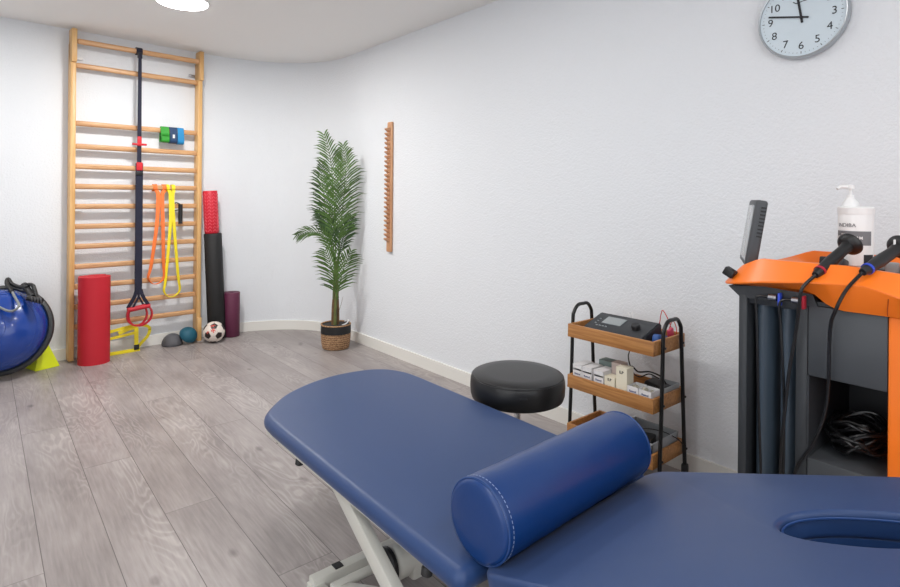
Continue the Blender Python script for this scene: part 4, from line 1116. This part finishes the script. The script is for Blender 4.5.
# casters
for x in (1.72, 2.06):
    for y in (0.18, 0.64):
        b = nb(); cyl(b, (x, y - 0.014, 0.03), (x, y + 0.014, 0.03), 0.03); bxx(b, x - 0.02, x + 0.02, y - 0.02, y + 0.02, 0.045, 0.062); obj('caster', b, M_black, MC)
# connectors
for yc, m_ in ((0.586, M_ringblue), (0.5285, M_ringred)):
    b = nb(); cyl(b, (1.656, yc + 0.026, 0.985), (1.656, yc + 0.006, 0.985), 0.0085, seg=16); obj('plug_socket', b, M_steel, MC)
    b = nb(); box(b, (1.656, yc - 0.002, 0.983), (0.02, 0.0055, 0.034), None, 0.001); obj('connector_ring', b, m_, MC)
# screen
SC = thing('touch_screen', (1.74, 0.69, 1.05), 'slim dark touch screen standing tilted on the orange machine top', 'screen')
# tilted slab; seen almost edge-on from the room
fn = V((-0.435, 0.900, 0.0)).normalized()      # facing direction
rt = V((fn.y, -fn.x, 0))                     # in-plane horizontal
lean = math.radians(8.5)
upv = (V((0, 0, 1)) * math.cos(lean) - fn * math.sin(lean)); nf = rt.cross(upv).normalized()
if nf.dot(fn) < 0: nf = -nf
o0 = V((1.705, 0.697, 1.056))                # lower front corner on the room side
Ms = Matrix(((rt.x, upv.x, nf.x), (rt.y, upv.y, nf.y), (rt.z, upv.z, nf.z)))
sw, sh, sth = 0.235, 0.198, 0.032
cs = o0 + rt * sw / 2 + upv * sh / 2 - nf * sth / 2
b = nb(); box(b, cs, (sw, sh, sth), Ms, 0.008, 3); obj('screen_housing', b, M_grey, SC)
b = nb(); box(b, cs + nf * (sth / 2 + 0.0005), (sw - 0.03, sh - 0.035, 0.002), Ms, 0.0005); obj('screen_glass', b, M_glass, SC)
b = nb()
for k in range(9):
    box(b, cs - rt * sw / 2 - nf * (sth * 0.22) + upv * (0.078 - 0.0105 * k), (0.003, 0.0045, sth * 0.45), Ms)
obj('vent_slots', b, M_black, SC)
b = nb(); box(b, cs - upv * 0.100 - nf * 0.01, (0.06, 0.012, 0.03), Ms, 0.004); obj('stand', b, M_darkgrey, SC)

# applicators
def applicator(pr, ph, ringm, label, cable, notch=False):
    """pr: point of the coloured ring, ph: centre of the disc head"""
    pr, ph = V(pr), V(ph); d = (ph - pr).normalized()
    t = thing('applicator', pr, label, 'applicator', 'treatment applicators on the machine')
    b = nb(); tube(b, [pr - d * 0.022, pr - d * 0.004, pr + d * 0.004, pr + d * 0.05, ph - d * 0.03, ph - d * 0.008], [0.0085, 0.0125, 0.0125, 0.0150, 0.0135, 0.016], 18); obj('handle', b, M_black, t)
    b = nb(); tube(b, [pr - d * 0.0035, pr + d * 0.0035], 0.0142, 20); obj('colour_ring', b, ringm, t)
    b = nb(); hd = (d + V((0.25, -0.1, 0.1))).normalized()
    lathe(b, [(0, -0.010), (0.012, -0.010), (0.024, -0.005), (0.030, 0.002), (0.031, 0.008), (0.027, 0.013), (0, 0.013)], ph, hd, seg=36); obj('disc_head', b, M_black, t)
    if notch:
        b = nb(); box(b, ph - hd * 0.008 + V((-0.008, 0.004, 0.014)), (0.006, 0.004, 0.02), None, 0.001); obj('notch', b, M_white, t)
    b = nb(); tube(b, smooth_pts([pr - d * 0.02] + [V(p) for p in cable], 8), 0.0042, 8); obj('cable', b, M_cable, t)
    return t
applicator((1.655, 0.490, 1.070), (1.772, 0.459, 1.132), M_ringred, 'black disc applicator with red ring, left one on the machine top',
           [(1.624, 0.520, 1.025), (1.628, 0.528, 0.985), (1.640, 0.540, 0.90), (1.648, 0.560, 0.77), (1.650, 0.577, 0.525), (1.66, 0.57, 0.30), (1.664, 0.57, 0.10)])
applicator((1.650, 0.388, 1.086), (1.772, 0.352, 1.133), M_ringblue, 'black disc applicator with blue ring, right one on the machine top',
           [(1.626, 0.425, 1.033), (1.618, 0.445, 0.98), (1.640, 0.463, 0.920), (1.648, 0.470, 0.743), (1.650, 0.498, 0.632), (1.652, 0.541, 0.539), (1.66, 0.56, 0.40), (1.664, 0.56, 0.12)], True)
# plugged cables
for i, (P, lab) in enumerate((
    ([(1.656, 0.612, 0.985), (1.650, 0.634, 0.985), (1.648, 0.642, 0.972), (1.652, 0.640, 0.90), (1.655, 0.636, 0.70), (1.655, 0.628, 0.50), (1.660, 0.62, 0.2)], 'black cable hanging in front of the left holster tube'),
    ([(1.656, 0.556, 0.985), (1.650, 0.575, 0.983), (1.648, 0.583, 0.965), (1.654, 0.580, 0.90), (1.655, 0.572, 0.72), (1.655, 0.572, 0.5), (1.660, 0.58, 0.2)], 'black cable hanging between the two holster tubes'))):
    b = nb(); tube(b, smooth_pts(P, 8), 0.0034, 8); single('hanging_cable', b, M_cable, lab, 'cable', 'cables hanging down the machine', origin=P[0])
# coiled cables on the machine shelf
b = nb()
for k in range(9):
    P = []
    a0 = random.uniform(0, 6)
    rx, ry = random.uniform(0.055, 0.12), random.uniform(0.045, 0.070)
    for i in range(26):
        a = a0 + 2 * PI * i / 13
        P.append((1.815 + rx * math.cos(a) + random.uniform(-.01, .01), max(0.372, min(0.508, 0.442 + ry * math.sin(a) + random.uniform(-.008, .008))), 0.585 + 0.005 * k + 0.018 * (1 + math.sin(2 * a + k)) + random.uniform(0, 0.008)))
    tube(b, smooth_pts(P, 4), 0.0045, 8)
single('coiled_cable', b, M_cable, 'tangle of coiled black cable lying in the machine shelf', 'cable', origin=(1.81, 0.44, 0.577))

# cream bottle
bt = V((1.941, 0.486, 1.0625))
BO = thing('cream_bottle', bt, 'white pump bottle of cream standing on the therapy machine', 'pump bottle')
b = nb(); rb_ = 0.0430
lathe(b, [(0, 0), (rb_ - 0.004, 0), (rb_, 0.004), (rb_, 0.150), (rb_ - 0.001, 0.152)], bt, seg=48); obj('bottle_body', b, M_white, BO)
b = nb(); lathe(b, [(rb_ + 0.001, 0.150), (rb_ + 0.0015, 0.168), (rb_ - 0.003, 0.172), (0.0, 0.172)], bt, seg=48); obj('lid', b, M_white, BO)
neck = bt + V((-0.008, 0.012, 0))
b = nb(); lathe(b, [(0.021, 0.170), (0.0205, 0.182), (0.012, 0.193), (0.009, 0.197), (0.009, 0.204), (0.004, 0.205), (0.004, 0.222), (0.011, 0.223), (0.011, 0.233), (0, 0.235)], neck, seg=28)
nz = neck + V((0, 0, 0.228)); tube(b, [nz, nz + V((-0.022, 0.018, 0.001)), nz + V((-0.030, 0.024, -0.006))], [0.006, 0.005, 0.004], 10)
obj('pump', b, M_white, BO)
ca = math.atan2(-bt.y, -bt.x)       # direction from bottle to the camera spot
def bcyl(da, z, h=0.0006): 
    a = ca + da; return bt + V(((rb_ + h) * math.cos(a), (rb_ + h) * math.sin(a), z))
def wrapped(da0, da1, z0, z1, m, name, h=0.0006):
    bm = nb(); n = 16; A = []; 
    for i in range(n + 1):
        da = da0 + (da1 - da0) * i / n; A.append((bm.verts.new(bcyl(da, z0, h)), bm.verts.new(bcyl(da, z1, h)), bm.verts.new(bcyl(da, z1, 0.0001)), bm.verts.new(bcyl(da, z0, 0.0001))))
    for p, q_ in zip(A[:-1], A[1:]):
        for k in range(4): bm.faces.new((p[k], p[(k + 1) % 4], q_[(k + 1) % 4], q_[k]))
    bm.faces.new(A[0]); bm.faces.new(A[-1])
    return obj(name, bm, m, BO)
def wraptext(s_, size, da_c, z, m, name, h=0.001, bold=0.0):
    bm = text(None, s_, size, Matrix.Identity(4), m, ext=0.0002, bold=bold)
    for v in bm.verts:
        da = da_c + v.co.x / rb_; v.co = bcyl(da, z + v.co.y, h + v.co.z)
    return obj(name, bm, m, BO, smooth=False)
wrapped(-1.30, 0.95, 0.062, 0.102, M_label, 'grey_label')
b = nb()
wraptext('INDIBA', 0.0150, -0.55, 0.118, M_text, 'brand_print')
wraptext('PROIONIC', 0.0045, -0.62, 0.0925, M_white, 'label_print')
wraptext('CREAM', 0.0115, -0.05, 0.0825, M_white, 'label_print', bold=0.0003)
wraptext('PROIONIC', 0.0115, -0.82, 0.0825, M_white, 'label_print', bold=0.0003)
wrapped(0.45, 1.15, 0.0, 0.036, M_ink, 'black_print_block')
b.free()

# ------------------------------------------------------------------ world, camera, view
w = bpy.data.worlds.new('World'); bpy.context.scene.world = w; w.use_nodes = True
w.node_tree.nodes['Background'].inputs[0].default_value = (0.9, 0.95, 1, 1); w.node_tree.nodes['Background'].inputs[1].default_value = 0.3
cam = bpy.data.cameras.new('Camera'); co = bpy.data.objects.new('Camera', cam); C.objects.link(co)
cam.sensor_width = 36; cam.lens = 560 / 900 * 36; cam.shift_y = -(293.5 - 197.5) / 900
cam.clip_start = 0.02
co.location = (0, 0, 1.25)
co.rotation_mode = 'QUATERNION'
co.rotation_quaternion = (Euler((PI / 2, 0, -math.radians(40))).to_quaternion() @ Quaternion((0, 0, 1), math.radians(0.5)))
sc = bpy.context.scene; sc.camera = co
sc.view_settings.view_transform = 'Standard'; sc.view_settings.look = 'None'; sc.view_settings.gamma = 1
sc.view_settings.use_curve_mapping = False

# small pieces hang on the part they sit on
def centre(o):
    bb = [V(c) for c in o.bound_box]; return sum(bb, V()) / 8
def nest(th, pname, cnames):
    kids = list(th.children)
    ps = [k for k in kids if k.name.split('.')[0] == pname]
    for k in kids:
        if k.name.split('.')[0] in cnames and ps:
            k.parent = min(ps, key=lambda q: (centre(q) - centre(k)).length)
bpy.context.view_layer.update()
for o in list(C.objects):
    if o.parent is not None or o.type != 'EMPTY': continue
    n = o.name.split('.')[0]
    for p, c in {'treatment_table': (('base_frame', ('foot', 'end_plug')), ('lift_motor', ('motor_cap', 'motor_hub')), ('upper_frame', ('adjuster_knob', 'screw')), ('head_cushion', ('hole_piping', 'face_hole_pad'))),
                 'bolster': (('bolster_cover', ('piping', 'stitching')),),
                 'swivel_stool': (('seat', ('seat_piping', 'seat_tag')), ('star_base', ('caster',))),
                 'serving_trolley': (('end_frame', ('screw', 'caster')),),
                 'electrotherapy_console': (('console_body', ('display', 'dial_knob', 'button')),),
                 'wall_clock': (('dial', ('numeral', 'minute_marks', 'emblem')),),
                 'wall_bars': (('side_rail', ('wall_bracket', 'foot_block')),),
                 'glove_box': (('carton_body', ('print',)),), 'needle_box': (('carton_body', ('print',)),), 'sample_box': (('carton_body', ('print',)),),
                 'storage_bin': (('bin_body', ('bin_rim',)),), 'grid_roller': (('roller_body', ('ridges',)),), 'football': (('ball_shell', ('red_print',)),),
                 'half_balance_ball': (('dome', ('moulded_ridges',)),), 'resistance_tube': (('handle', ('grip_ring',)),),
                 'plant_pot': (('basket_body', ('basket_rim', 'basket_handle', 'black_band')),), 'areca_palm': (('stem', ('sheath',)),),
                 'therapy_machine': (('orange_top_shell', ('shell_seam', 'side_knob')), ('control_deck', ('status_display', 'applicator_cradle')), ('holster_head', ('plug_socket', 'connector_ring'))),
                 'touch_screen': (('screen_housing', ('screen_glass', 'vent_slots')),), 'applicator': (('handle', ('colour_ring',)), ('disc_head', ('notch',))),
                 'cream_bottle': (('bottle_body', ('grey_label', 'brand_print', 'label_print', 'black_print_block')),),
                 'suspension_trainer': (('upper_strap', ('red_stitch_patch', 'cross_bar', 'buckle')),), 'mini_band': (('band_loop', ('print', 'folded_flap')),)}.get(n, ()):
        nest(o, p, c)
sc.view_settings.exposure = 0.0
